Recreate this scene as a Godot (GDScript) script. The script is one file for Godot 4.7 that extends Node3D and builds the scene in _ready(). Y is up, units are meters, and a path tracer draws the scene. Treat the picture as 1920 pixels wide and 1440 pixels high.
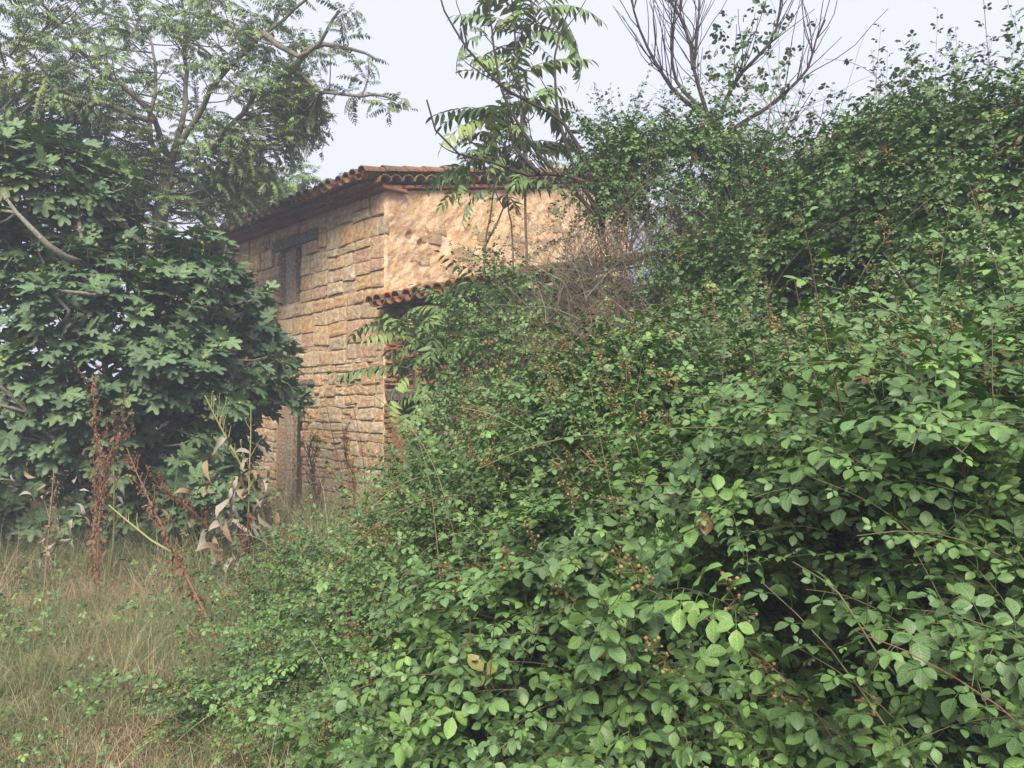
extends Node3D
# An abandoned stone farmhouse behind brambles, a fig tree and ailanthus saplings. Units are metres, y is up.

const EYE := Vector3(0, 1.62, 0)
const PITCH := 1.98
const FOV := 52.9

var rng := RandomNumberGenerator.new()
var noise := FastNoiseLite.new()
var taken := {}
var M := {}
var cells := {}


func numbered(parent: Node, called: String) -> String:
	var key := str(parent.get_instance_id()) + called
	var n: int = taken.get(key, 0)
	taken[key] = n + 1
	return called if n == 0 else "%s_%03d" % [called, n]


func thing(called: String, label: String, category: String, at := Vector3.ZERO, group := "", kind := "") -> Node3D:
	var o := Node3D.new()
	o.name = numbered(self, called)
	add_child(o, true)
	o.position = at
	o.set_meta("label", label)
	o.set_meta("category", category)
	if group:
		o.set_meta("group", group)
	if kind:
		o.set_meta("kind", kind)
	return o


func put(parent: Node, called: String, mesh: Mesh, mat: Material, xf := Transform3D()) -> MeshInstance3D:
	var o := MeshInstance3D.new()
	o.name = numbered(parent, called)
	o.mesh = mesh
	o.material_override = mat
	o.transform = xf
	parent.add_child(o, true)
	return o


func holder(parent: Node, called: String, xf := Transform3D()) -> Node3D:
	var o := Node3D.new()
	o.name = numbered(parent, called)
	o.transform = xf
	parent.add_child(o, true)
	return o


func many(parent: Node, called: String, mesh: Mesh, mat: Material, xfs: Array, cols: PackedColorArray) -> MultiMeshInstance3D:
	var mm := MultiMesh.new()
	mm.transform_format = MultiMesh.TRANSFORM_3D
	mm.use_colors = true
	mm.mesh = mesh
	mm.instance_count = xfs.size()
	for i in xfs.size():
		mm.set_instance_transform(i, xfs[i])
		mm.set_instance_color(i, cols[i])
	var o := MultiMeshInstance3D.new()
	o.name = numbered(parent, called)
	o.multimesh = mm
	o.material_override = mat
	o.set_meta("kind", "stuff")
	parent.add_child(o, true)
	return o


class MB:
	var V := PackedVector3Array()
	var U := PackedVector2Array()
	var C := PackedColorArray()
	var I := PackedInt32Array()
	var tint := Color.WHITE

	func v(p: Vector3, uv := Vector2.ZERO) -> int:
		V.append(p)
		U.append(uv)
		C.append(tint)
		return V.size() - 1

	func tri(a: int, b: int, c: int) -> void:
		I.append(a)
		I.append(b)
		I.append(c)

	func quad(a: int, b: int, c: int, d: int) -> void:
		tri(a, b, c)
		tri(a, c, d)

	func flat_quad(a: Vector3, b: Vector3, c: Vector3, d: Vector3) -> void:
		var k := v(a, Vector2(0, 0))
		v(b, Vector2(1, 0))
		v(c, Vector2(1, 1))
		v(d, Vector2(0, 1))
		quad(k, k + 1, k + 2, k + 3)

	func box(lo: Vector3, hi: Vector3) -> void:
		var p := func(i: int) -> Vector3: return Vector3(hi.x if i & 1 else lo.x, hi.y if i & 2 else lo.y, hi.z if i & 4 else lo.z)
		for f in [[4, 6, 7, 5], [1, 3, 2, 0], [5, 7, 3, 1], [0, 2, 6, 4], [6, 2, 3, 7], [0, 4, 5, 1]]:
			flat_quad(p.call(f[0]), p.call(f[1]), p.call(f[2]), p.call(f[3]))

	# a box whose edges are chamfered by c and whose corners wander by j
	func chip(lo: Vector3, hi: Vector3, c: float, j: float, r: RandomNumberGenerator) -> void:
		var mid := (lo + hi) / 2
		var h := (hi - lo) / 2
		var at := {}
		for ax in 3:
			for s in [-1, 1]:
				for a in [-1, 1]:
					for b in [-1, 1]:
						var q := Vector3.ZERO
						q[ax] = s * h[ax]
						q[(ax + 1) % 3] = a * (h[(ax + 1) % 3] - c)
						q[(ax + 2) % 3] = b * (h[(ax + 2) % 3] - c)
						q += Vector3(r.randf_range(-j, j), r.randf_range(-j, j), r.randf_range(-j, j))
						var sg := Vector3i.ZERO
						sg[ax] = s
						sg[(ax + 1) % 3] = a
						sg[(ax + 2) % 3] = b
						at[[ax, sg]] = q
		var face := func(pts: Array) -> void:
			var n: Vector3 = (pts[2] - pts[0]).cross(pts[1] - pts[0])
			var cen := Vector3.ZERO
			for q in pts:
				cen += q
			cen /= pts.size()
			if n.dot(cen) < 0:
				pts.reverse()
			var k := V.size()
			for q in pts:
				v(mid + q, Vector2(q.x, q.y))
			for i in pts.size() - 2:
				tri(k, k + i + 1, k + i + 2)
		for ax in 3:
			var b := (ax + 1) % 3
			var d := (ax + 2) % 3
			for s in [-1, 1]:
				var pts := []
				for e in [[-1, -1], [-1, 1], [1, 1], [1, -1]]:
					var sg := Vector3i.ZERO
					sg[ax] = s
					sg[b] = e[0]
					sg[d] = e[1]
					pts.append(at[[ax, sg]])
				face.call(pts)
			for s in [-1, 1]:
				for t in [-1, 1]:
					var pts := []
					for e in [[ax, -1], [ax, 1], [b, 1], [b, -1]]:
						var sg := Vector3i.ZERO
						sg[ax] = s
						sg[b] = t
						sg[d] = e[1]
						pts.append(at[[e[0], sg]])
					face.call(pts)
		for sx in [-1, 1]:
			for sy in [-1, 1]:
				for sz in [-1, 1]:
					var sg := Vector3i(sx, sy, sz)
					face.call([at[[0, sg]], at[[1, sg]], at[[2, sg]]])

	func tube(pts: Array, r0: float, r1: float, sides := 5, power := 1.0) -> void:
		var n := pts.size()
		var first := V.size()
		var x := Vector3.RIGHT
		for i in n:
			var t: Vector3 = (pts[mini(i + 1, n - 1)] - pts[maxi(i - 1, 0)]).normalized()
			if absf(t.dot(x)) > 0.95:
				x = Vector3.FORWARD if absf(t.z) < 0.9 else Vector3.UP
			x = (x - t * t.dot(x)).normalized()
			var y := t.cross(x)
			var f := float(i) / (n - 1)
			var r := lerpf(r0, r1, pow(f, power))
			for k in sides:
				var a := TAU * k / sides
				v(pts[i] + (x * cos(a) + y * sin(a)) * r, Vector2(float(k) / sides, f * 4))
		for i in n - 1:
			for k in sides:
				var a := first + i * sides + k
				var b := first + i * sides + (k + 1) % sides
				quad(a, a + sides, b + sides, b)
		var tip := v(pts[n - 1])
		for k in sides:
			tri(first + (n - 1) * sides + k, tip, first + (n - 1) * sides + (k + 1) % sides)

	# a leaf blade from p along dir, normal up; folded along its midrib and bent down
	func blade(p: Vector3, dir: Vector3, up: Vector3, length: float, width: float, fold: float, bend: float, shape: Array, saw := 0.0) -> void:
		dir = dir.normalized()
		var x := up.cross(dir).normalized()
		up = dir.cross(x)
		var n := shape.size()
		var prev := PackedInt32Array()
		var at := p
		var d := dir
		var u := up
		for i in n:
			var w: float = shape[i] * width * 0.5
			var f := float(i) / (n - 1)
			var sw := (1.0 + saw * (1.0 if i % 2 else -1.0))
			w *= sw
			var lift := u * w * fold
			var now := PackedInt32Array([v(at, Vector2(0.5, f)), v(at - x * w + lift, Vector2(0.5 - shape[i] * 0.5, f)), v(at + x * w + lift, Vector2(0.5 + shape[i] * 0.5, f))])
			if i > 0:
				if shape[i] > 0.001 or shape[i - 1] > 0.001:
					if i == n - 1:
						tri(prev[0], prev[1], now[0])
						tri(prev[0], now[0], prev[2])
					elif i == 1 and shape[0] < 0.001:
						tri(prev[0], now[1], now[0])
						tri(prev[0], now[0], now[2])
					else:
						quad(prev[0], prev[1], now[1], now[0])
						quad(prev[0], now[0], now[2], prev[2])
			prev = now
			var step := length / (n - 1)
			d = d.rotated(x, bend / (n - 1))
			u = u.rotated(x, bend / (n - 1))
			at += d * step

	func mesh(smooth := true) -> ArrayMesh:
		var a := []
		a.resize(Mesh.ARRAY_MAX)
		a[Mesh.ARRAY_VERTEX] = V
		a[Mesh.ARRAY_TEX_UV] = U
		a[Mesh.ARRAY_COLOR] = C
		a[Mesh.ARRAY_INDEX] = I
		if smooth:
			var N := PackedVector3Array()
			N.resize(V.size())
			for t in range(0, I.size(), 3):
				var n := (V[I[t + 2]] - V[I[t]]).cross(V[I[t + 1]] - V[I[t]])
				N[I[t]] += n
				N[I[t + 1]] += n
				N[I[t + 2]] += n
			for i in N.size():
				N[i] = N[i].normalized() if N[i].length_squared() > 1e-20 else Vector3.UP
			a[Mesh.ARRAY_NORMAL] = N
		var m := ArrayMesh.new()
		m.add_surface_from_arrays(Mesh.PRIMITIVE_TRIANGLES, a)
		return m


func curve(ctrl: Array, step := 0.12) -> Array:
	var out := []
	var n := ctrl.size()
	for i in n - 1:
		var a: Vector3 = ctrl[maxi(i - 1, 0)]
		var b: Vector3 = ctrl[i]
		var c: Vector3 = ctrl[i + 1]
		var d: Vector3 = ctrl[mini(i + 2, n - 1)]
		var k := maxi(1, int(b.distance_to(c) / step))
		for j in k:
			out.append(b.cubic_interpolate(c, a, d, float(j) / k))
	out.append(ctrl[n - 1])
	return out


func wobble(pts: Array, amount: float) -> Array:
	var out := []
	for p in pts:
		out.append(p + Vector3(noise.get_noise_3d(p.x * 60, p.y * 60, p.z * 60), noise.get_noise_3d(p.y * 60, p.z * 60 + 50, p.x * 60), noise.get_noise_3d(p.z * 60, p.x * 60 + 90, p.y * 60)) * amount)
	return out


func rv(s := 1.0) -> Vector3:
	return Vector3(rng.randf_range(-s, s), rng.randf_range(-s, s), rng.randf_range(-s, s))


func unit() -> Vector3:
	var z := rng.randf_range(-1, 1)
	var a := rng.randf() * TAU
	var r := sqrt(1 - z * z)
	return Vector3(r * cos(a), z, r * sin(a))


func facing(dir: Vector3, up: Vector3, size := 1.0) -> Basis:
	var z := dir.normalized()
	var x := up.cross(z)
	if x.length_squared() < 1e-4:
		x = Vector3.RIGHT.cross(z) + Vector3(0, 0.01, 0)
	x = x.normalized()
	return Basis(x * size, z.cross(x) * size, z * size)


# ---------------------------------------------------------------- textures and materials

func picture(w: int, h: int, f: Callable) -> ImageTexture:
	var im := Image.create_empty(w, h, false, Image.FORMAT_RGB8)
	for y in h:
		for x in w:
			im.set_pixel(x, y, f.call(x, y))
	return ImageTexture.create_from_image(im)


func field(seed_: int, freq: float, octaves := 4, kind := FastNoiseLite.TYPE_SIMPLEX_SMOOTH) -> FastNoiseLite:
	var n := FastNoiseLite.new()
	n.seed = seed_
	n.noise_type = kind
	n.frequency = freq
	n.fractal_octaves = octaves
	return n


# noise that wraps round at the picture's edges, -1 to 1
var sheets := {}
func wrapped(n: FastNoiseLite, x: float, y: float, s: float) -> float:
	if not sheets.has(n):
		sheets[n] = n.get_seamless_image(256, 256, false, false, 0.3, true)
	var im: Image = sheets[n]
	return im.get_pixel(int(fposmod(x * 256.0 / s, 256.0)), int(fposmod(y * 256.0 / s, 256.0))).r * 2.0 - 1.0


func leaf_print(veins: int, pale: float) -> ImageTexture:
	var n := field(7, 0.06)
	return picture(96, 96, func(x, y):
		var u: float = absf(x / 95.0 - 0.5) * 2
		var w: float = y / 95.0
		var k := 0.8 + n.get_noise_2d(x, y) * 0.12
		if u < 0.05:
			k = pale
		else:
			var s := fposmod((w - u * 0.28) * veins, 1.0)
			k += 0.13 * smoothstep(0.22, 0.0, minf(s, 1 - s)) - 0.05 * smoothstep(0.3, 0.5, minf(s, 1 - s))
		k = clampf(k, 0, 1)
		return Color(k, k, k * 0.96))


func leaf_mat(tex: Texture2D, through: Color, rough := 0.5, tint := Color.WHITE, vertex := true) -> StandardMaterial3D:
	var m := StandardMaterial3D.new()
	m.albedo_texture = tex
	m.albedo_color = tint.linear_to_srgb()
	m.vertex_color_use_as_albedo = vertex
	m.roughness = rough
	m.metallic_specular = 0.45
	m.backlight_enabled = true
	m.backlight = through
	m.cull_mode = BaseMaterial3D.CULL_DISABLED
	return m


func solid(c: Color, rough := 0.9, tex: Texture2D = null, scale := 1.0, bump: Texture2D = null, relief := 0.0) -> StandardMaterial3D:
	var m := StandardMaterial3D.new()
	m.albedo_color = c.linear_to_srgb()
	m.roughness = rough
	m.metallic_specular = 0.3
	if tex:
		m.albedo_texture = tex
		m.uv1_triplanar = true
		m.uv1_world_triplanar = true
		m.uv1_scale = Vector3.ONE * scale
	if bump:
		m.heightmap_enabled = true
		m.heightmap_texture = bump
		m.heightmap_scale = relief
	return m


# ---------------------------------------------------------------- leaves

class Leaves:
	var xf := []
	var kind := PackedInt32Array()
	var pal := PackedInt32Array()

	func add(t: Transform3D, k: int, p: int) -> void:
		xf.append(t)
		kind.append(k)
		pal.append(p)


const OVATE := [0.0, 0.5, 0.86, 1.0, 0.97, 0.82, 0.5, 0.0]
const LANCE := [0.12, 0.85, 1.0, 0.8, 0.45, 0.0]


func bramble_leaf(leaflets: int, seed_: int) -> ArrayMesh:
	rng.seed = seed_
	var m := MB.new()
	var stalk := rng.randf_range(0.035, 0.05)
	m.tube([Vector3.ZERO, Vector3(0, 0.006, stalk * 0.5), Vector3(0, 0.004, stalk)], 0.0012, 0.0009, 3)
	var end := Vector3(0, 0.004, stalk)
	var turns := [0.0, 1.25, -1.25] if leaflets == 3 else [0.0, 0.8, -0.8, 1.75, -1.75]
	for i in leaflets:
		var a: float = turns[i] + rng.randf_range(-0.15, 0.15)
		var d := Vector3(sin(a), rng.randf_range(-0.25, 0.1), cos(a))
		var size := rng.randf_range(0.062, 0.074) if i == 0 else rng.randf_range(0.05, 0.06) * (0.8 if i > 2 else 1.0)
		var off := 0.018 if i == 0 else 0.004
		var up := Vector3(rng.randf_range(-0.3, 0.3), 1, rng.randf_range(-0.3, 0.3))
		if i == 0:
			m.tube([end, end + d * off], 0.0009, 0.0008, 3)
		m.blade(end + d * off, d, up, size, size * rng.randf_range(0.6, 0.74), rng.randf_range(0.1, 0.4), rng.randf_range(0.1, 0.7), OVATE, 0.035)
	return m.mesh()


func frond(seed_: int, length: float, pairs: int, bend: float) -> ArrayMesh:
	rng.seed = seed_
	var m := MB.new()
	var pts := []
	var at := Vector3.ZERO
	var d := Vector3(0, 0, 1)
	var n := 14
	for i in n:
		pts.append(at)
		at += d * length / (n - 1)
		d = d.rotated(Vector3.RIGHT, bend / n)
	m.tube(pts, 0.0034, 0.0012, 4)
	for i in pairs * 2 + 1:
		var f := 0.16 + 0.84 * float(i / 2) / pairs
		var k := f * (n - 1)
		var q: Vector3 = pts[int(k)].lerp(pts[mini(int(k) + 1, n - 1)], k - int(k))
		var t: Vector3 = (pts[mini(int(k) + 1, n - 1)] - pts[maxi(int(k) - 1, 0)]).normalized()
		var s := 1.0 if i % 2 else -1.0
		var side := Vector3(s, 0, 0)
		var dir := side * 0.95 + t * rng.randf_range(0.05, 0.6) + Vector3(0, rng.randf_range(-1.0, -0.1), 0)
		if rng.randf() < 0.06:
			continue
		if i == pairs * 2:
			dir = t + Vector3(0, -0.3, 0)
		var up := t.cross(Vector3.RIGHT) * -1.0
		if up.y < 0:
			up = -up
		up += side * 0.3 + Vector3(rng.randf_range(-0.2, 0.2), 0, rng.randf_range(-0.2, 0.2))
		var l := length * 0.2 * (0.72 + 0.4 * sin(PI * clampf(f * 0.95, 0, 1))) * rng.randf_range(0.88, 1.1)
		m.blade(q, dir, up, l, l * 0.31, 0.25, rng.randf_range(0.2, 0.8), LANCE)
	return m.mesh()


func fig_reach(a: float) -> float:
	# distance from the foot of the blade to its edge: five blunt lobes
	var best := 0.0
	for lobe in [[0.0, 1.0, 0.36], [0.76, 0.9, 0.34], [-0.76, 0.9, 0.34], [1.55, 0.62, 0.42], [-1.55, 0.62, 0.42]]:
		var d: float = absf(a - lobe[0]) / lobe[2]
		best = maxf(best, lobe[1] * (1.0 - 0.5 * pow(minf(d, 1.25), 2.2)))
	return maxf(best, 0.42 if absf(a) < 2.2 else 0.16)


func fig_leaf(seed_: int) -> ArrayMesh:
	rng.seed = seed_
	var m := MB.new()
	var stalk := rng.randf_range(0.3, 0.5)
	m.tube([Vector3.ZERO, Vector3(0, 0.05, stalk * 0.6), Vector3(0, 0.03, stalk)], 0.014, 0.011, 4)
	var base := Vector3(0, 0.03, stalk)
	var cup := rng.randf_range(-0.1, 0.25)
	var droop := rng.randf_range(0.15, 0.5)
	var rings := [0.0, 0.5, 1.0]
	var n := 30
	var prev := []
	for ri in 3:
		var now := []
		for i in n + 1:
			var a := lerpf(-2.5, 2.5, float(i) / n)
			var r: float = fig_reach(a) * rings[ri] * (1.0 + (0.03 * sin(i * 2.1 + seed_) if ri == 2 else 0.0))
			var x := sin(a) * r
			var z := cos(a) * r
			var y := cup * absf(x) * 0.7 - droop * z * absf(z) * 0.6 + 0.035 * sin(a * 7.0) * r
			now.append(m.v(base + Vector3(x, y, z), Vector2(0.5 + x * 0.5, clampf(0.3 + z * 0.62, 0, 1))))
		if ri > 0:
			for i in n:
				if ri == 1:
					m.tri(now[i + 1], now[i], prev[0])
				else:
					m.quad(prev[i + 1], now[i + 1], now[i], prev[i])
		prev = now
	return m.mesh()


func fig_print() -> ImageTexture:
	var n := field(9, 0.05)
	var tips := []
	for lobe in [[0.0, 1.0], [0.72, 0.8], [-0.72, 0.8], [1.5, 0.5], [-1.5, 0.5]]:
		tips.append(Vector2(0.5 + sin(lobe[0]) * lobe[1] * 0.5, 0.3 + cos(lobe[0]) * lobe[1] * 0.62))
	return picture(128, 128, func(x, y):
		var p := Vector2(x / 127.0, y / 127.0)
		var k := 0.78 + 0.1 * n.get_noise_2d(x, y)
		for t in tips:
			var c := Geometry2D.get_closest_point_to_segment(p, Vector2(0.5, 0.3), t)
			var d := p.distance_to(c)
			var along := Vector2(0.5, 0.3).distance_to(c)
			k += 0.22 * smoothstep(0.014, 0.004, d)
			if d < 0.16:
				var s := fposmod(along * 13 - d * 8, 1.0)
				k += 0.06 * smoothstep(0.18, 0.0, minf(s, 1 - s)) * (1 - d / 0.16)
		k = clampf(k, 0, 1)
		return Color(k * 0.98, k, k * 0.9))


func withered_leaf(seed_: int) -> ArrayMesh:
	rng.seed = seed_
	var m := MB.new()
	var p := Vector3.ZERO
	var d := Vector3(0, 0.3, 1).normalized()
	var x := Vector3.RIGHT
	var prev := []
	for i in 9:
		var f := i / 8.0
		var w := 0.17 * sin(PI * clampf(f * 0.92 + 0.06, 0, 1)) * rng.randf_range(0.75, 1.2)
		var u := d.cross(x)
		var roll := sin(f * 6 + seed_) * 1.0
		var a := p - x * w * 0.5 * cos(roll) + u * w * 0.5 * (0.4 + sin(roll))
		var b := p + x * w * 0.5 * cos(roll) + u * w * 0.5 * (0.4 - sin(roll))
		var now := [m.v(a, Vector2(0, f)), m.v(p, Vector2(0.5, f)), m.v(b, Vector2(1, f))]
		if i:
			m.quad(prev[0], now[0], now[1], prev[1])
			m.quad(prev[1], now[1], now[2], prev[2])
		prev = now
		d = d.rotated(x, rng.randf_range(-0.1, 0.75)).rotated(Vector3.UP, rng.randf_range(-0.45, 0.45))
		x = (x - d * d.dot(x)).normalized()
		p += d * 0.125
	return m.mesh()


func ball(m: MB, c: Vector3, r: float, sides := 6) -> void:
	var first := m.V.size()
	m.v(c + Vector3(0, r, 0))
	for j in 2:
		for k in sides:
			var a := TAU * (k + j * 0.5) / sides
			var y := 0.42 - 0.84 * j
			m.v(c + Vector3(cos(a) * 0.9, y, sin(a) * 0.9) * r)
	m.v(c - Vector3(0, r, 0))
	for k in sides:
		var n := (k + 1) % sides
		m.tri(first, first + 1 + n, first + 1 + k)
		m.tri(first + 1 + k, first + 1 + n, first + 1 + sides + k)
		m.tri(first + 1 + n, first + 1 + sides + n, first + 1 + sides + k)
		m.tri(first + 1 + sides + k, first + 1 + sides + n, first + 1 + sides * 2)


func berry_cluster(seed_: int, ripe: float) -> ArrayMesh:
	rng.seed = seed_
	var m := MB.new()
	m.tint = Color(0.13, 0.11, 0.05)
	var spine := curve([Vector3.ZERO, Vector3(0, 0.015, 0.05), Vector3(0.01, 0.0, 0.13)], 0.03)
	m.tube(spine, 0.002, 0.001, 3)
	for i in 20:
		var f := 0.2 + 0.8 * i / 19.0
		var q: Vector3 = spine[int(f * (spine.size() - 1))]
		var d := (unit() + Vector3(0, 0.5, 0.3)).normalized()
		var e := q + d * rng.randf_range(0.018, 0.045) * (1.2 - 0.6 * f)
		m.tint = Color(0.15, 0.12, 0.05)
		m.tube([q, e], 0.0009, 0.0008, 3)
		if rng.randf() < ripe:
			m.tint = Color(0.22, 0.125, 0.06).lerp(Color(0.14, 0.075, 0.045), rng.randf())
		else:
			m.tint = Color(0.25, 0.21, 0.085).lerp(Color(0.2, 0.13, 0.06), rng.randf())
		ball(m, e, rng.randf_range(0.0035, 0.0062), 5)
	return m.mesh()


# Nearest leaves inside the frame become parts of their own; the rest of the foliage is one part.
func hang(o: Node3D, called: String, all: Leaves, meshes: Array, palette: Array, tex: Texture2D, through: Color, rough: float, most: int) -> void:
	var mats := []
	for c in palette:
		mats.append(leaf_mat(tex, through, rough, c, false))
	var f := Vector3(0, sin(deg_to_rad(PITCH)), -cos(deg_to_rad(PITCH)))
	var u := Vector3(0, cos(deg_to_rad(PITCH)), sin(deg_to_rad(PITCH)))
	var order := []
	for i in all.xf.size():
		var t: Transform3D = all.xf[i]
		var q := t * Vector3(0, 0, 0.06) - EYE
		var depth := q.dot(f)
		if depth > 0.4 and absf(q.x / depth) < 0.66 and absf(q.dot(u) / depth) < 0.49:
			order.append(Vector2(depth, i))
	order.sort()
	var single := {}
	for e in order:
		if single.size() >= most:
			break
		var t: Transform3D = all.xf[int(e.y)]
		var q := t * Vector3(0, 0, 0.06) - EYE
		var cell := Vector2i(int(floor(q.x / e.x * 772 / 13)), int(floor(q.dot(u) / e.x * 772 / 13)))
		if cells.get(cell, 0) >= 1:
			continue
		cells[cell] = cells.get(cell, 0) + 1
		single[int(e.y)] = true
	for i in single:
		var t: Transform3D = all.xf[i]
		t.origin -= o.position
		put(o, called, meshes[all.kind[i]], mats[all.pal[i]], t)
	var lists := []
	var tints := []
	for k in meshes.size():
		lists.append([])
		tints.append(PackedColorArray())
	for i in all.xf.size():
		if single.has(i):
			continue
		var t: Transform3D = all.xf[i]
		t.origin -= o.position
		lists[all.kind[i]].append(t)
		var c: Color = palette[all.pal[i]]
		tints[all.kind[i]].append(c * rng.randf_range(0.82, 1.2))
	var rest := holder(o, "foliage")
	rest.set_meta("kind", "stuff")
	var shared := leaf_mat(tex, through, rough)
	for k in meshes.size():
		if lists[k].size():
			many(rest, "leaves", meshes[k], shared, lists[k], tints[k])


# ---------------------------------------------------------------- brambles

# A point on the outside of a heap of ellipsoids, and which way is out; empty when it lies inside another one.
func skin(ells: Array, rough := 0.2) -> Array:
	var total := 0.0
	for e in ells:
		total += e[1].x * e[1].y + e[1].z * e[1].y + e[1].x * e[1].z
	var pickv := rng.randf() * total
	var k := 0
	for i in ells.size():
		var r: Vector3 = ells[i][1]
		pickv -= r.x * r.y + r.z * r.y + r.x * r.z
		k = i
		if pickv <= 0:
			break
	var u := unit()
	var c: Vector3 = ells[k][0]
	var r: Vector3 = ells[k][1]
	var p := c + u * r
	p += (p - c) * (noise.get_noise_3d(p.x * 38, p.y * 38, p.z * 38) * rough * 1.5 + noise.get_noise_3d(p.x * 110, p.y * 110, p.z * 110) * rough * 1.1)
	for i in ells.size():
		if i != k:
			var q: Vector3 = (p - ells[i][0]) / ells[i][1]
			if q.length_squared() < 0.86:
				return []
	var n := (u / r).normalized()
	if p.y < 0.04 or n.dot((EYE - p).normalized()) < -0.45 or u.y < -0.5:
		return []
	return [p, n]


func inside(ells: Array) -> Array:
	var e: Array = ells[rng.randi() % ells.size()]
	var u := unit()
	var p: Vector3 = e[0] + u * e[1] * rng.randf_range(0.55, 0.93)
	return [p, u]


func hollow(opt: Dictionary, p: Vector3) -> bool:
	for h in opt.get("hollows", []):
		if p.distance_to(h[0]) < h[1]:
			return true
	return false


func bramble(o: Node3D, ells: Array, sprays: int, filler: int, size: float, opt := {}) -> void:
	var all := Leaves.new()
	var stems := MB.new()
	var canes := 0
	var berries := 0
	var young: float = opt.get("young", 0.1)
	var most_berries: int = opt.get("berries", 40)
	var made := 0
	var tries := 0
	while made < sprays and tries < sprays * 8:
		tries += 1
		var s := skin(ells, opt.get("rough", 0.2))
		if s.is_empty() or hollow(opt, s[0]):
			continue
		made += 1
		var p: Vector3 = s[0]
		var n: Vector3 = s[1]
		var tang := (rv() - n * 0.2)
		tang = (tang - n * tang.dot(n)).normalized()
		var upright: bool = n.y > 0.45 and rng.randf() < opt.get("upright", 0.05)
		var length := rng.randf_range(0.25, 0.7)
		var dir := (n * 0.55 + tang * 0.9 + Vector3(0, 0.25, 0)).normalized()
		var sag := 0.5
		if upright:
			length = rng.randf_range(0.5, 0.95)
			dir = (Vector3(0, 1, 0) + tang * 0.35).normalized()
			sag = 0.12
		var at := p - n * 0.13
		var pts := [at]
		var steps := 6
		for k in steps:
			at += dir * length / steps
			dir = (dir + Vector3(0, -sag / steps * 1.6, 0) + rv(0.06)).normalized()
			pts.append(at)
		if at.y < 0.02:
			continue
		var long: bool = length > 0.58 and canes < opt.get("canes", 40) and n.dot((EYE - p).normalized()) > 0.15
		if long:
			canes += 1
			var one := MB.new()
			one.tube(pts, 0.0035 * size, 0.0012, 5)
			put(o, "cane", one.mesh(), M.cane_red if rng.randf() < 0.4 else M.cane, Transform3D(Basis(), -o.position))
		else:
			stems.tube(pts, 0.0028 * size, 0.001, 3)
		var fresh := rng.randf() < young and p.distance_to(EYE) > 1.9
		var bulk := rng.randf_range(0.65, 1.3)
		var base_tone := rng.randi() % 5
		var gap: float = (0.05 if not upright else 0.075) * size
		var along := length * (0.12 if not upright else 0.25)
		var side := 1.0 if rng.randf() < 0.5 else -1.0
		while along < length:
			var f := along / length * steps
			var q: Vector3 = pts[int(f)].lerp(pts[mini(int(f) + 1, steps)], f - int(f))
			var t: Vector3 = (pts[mini(int(f) + 1, steps)] - pts[int(f)]).normalized()
			var across := t.cross(n).normalized() * side
			var ldir := across * 0.8 + t * 0.55 + n * 0.25 + rv(0.3)
			var lup := Vector3(0, 1.1, 0) + n * 0.2 + rv(0.36)
			var sc := size * bulk * rng.randf_range(0.75, 1.15) * (1.0 - 0.45 * pow(along / length, 3))
			var tone := base_tone if rng.randf() < 0.6 else rng.randi() % 5
			if fresh and along > length * 0.35:
				tone = 5 + rng.randi() % 2
			var odd := rng.randf()
			if q.distance_to(EYE) < 2.3:
				odd = 1.0
			if odd < 0.003:
				tone = 7
			elif odd < 0.009:
				tone = 8
			if q.distance_to(EYE) < 1.45:
				sc = minf(sc, 0.7)
			all.add(Transform3D(facing(ldir, lup, sc), q), rng.randi() % 4, tone)
			side = -side
			along += gap * rng.randf_range(0.7, 1.3)
		if berries < most_berries and rng.randf() < opt.get("fruit", 0.12) * 2.4:
			berries += 1
			put(o, "berry_cluster", M.berries[rng.randi() % M.berries.size()], M.berry, Transform3D(facing(dir + Vector3(0, 0.9, 0) + n * 0.5, rv() + n, rng.randf_range(0.75, 1.15)), at + n * 0.03 - o.position))
	for i in filler:
		var s := inside(ells)
		if s[0].y > 0.05 and not hollow(opt, s[0]):
			all.add(Transform3D(facing(rv() + s[1] * 0.4, Vector3(0, 0.5, 0) + s[1] * 0.5 + rv(0.7), size * rng.randf_range(0.8, 1.2) * opt.get("deep", 1.0)), s[0]), rng.randi() % 4, rng.randi() % 5)
	var extra: Array = opt.get("extra", []).duplicate()
	var arches := 0
	while arches < opt.get("arches", 0):
		var s := skin(ells, 0.1)
		if s.is_empty() or s[1].y < 0.1 or s[0].distance_to(EYE) < 3.0:
			continue
		arches += 1
		var p: Vector3 = s[0] - s[1] * 0.15
		var d: Vector3 = (s[1] * 0.5 + Vector3(0, 0.75, 0) + rv(0.7)).normalized()
		var path := [p]
		var l := rng.randf_range(0.8, 1.5) * (0.6 + 0.4 * size)
		for k in 6:
			p += d * l / 6
			d = (d + Vector3(0, -0.27, 0) + rv(0.06)).normalized()
			path.append(p)
		extra.append(path)
	for path in extra:
		var pts := curve(path, 0.05)
		var one := MB.new()
		one.tube(pts, 0.0032, 0.0016, 6)
		put(o, "cane", one.mesh(), M.cane_pale if rng.randf() < 0.35 else (M.cane_red if rng.randf() < 0.5 else M.cane), Transform3D(Basis(), -o.position))
		for k in range(2, pts.size() - 1, 2):
			if rng.randf() < 0.6:
				var t: Vector3 = (pts[k + 1] - pts[k - 1]).normalized()
				all.add(Transform3D(facing(t.cross(Vector3.UP) * (1.0 if rng.randf() < 0.5 else -1.0) + t * 0.6 + rv(0.3), Vector3.UP + rv(0.3), size * rng.randf_range(0.6, 1.1)), pts[k]), rng.randi() % 4, rng.randi() % 7)
	var st := put(o, "stems", stems.mesh(), M.cane, Transform3D(Basis(), -o.position))
	st.set_meta("kind", "stuff")
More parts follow.
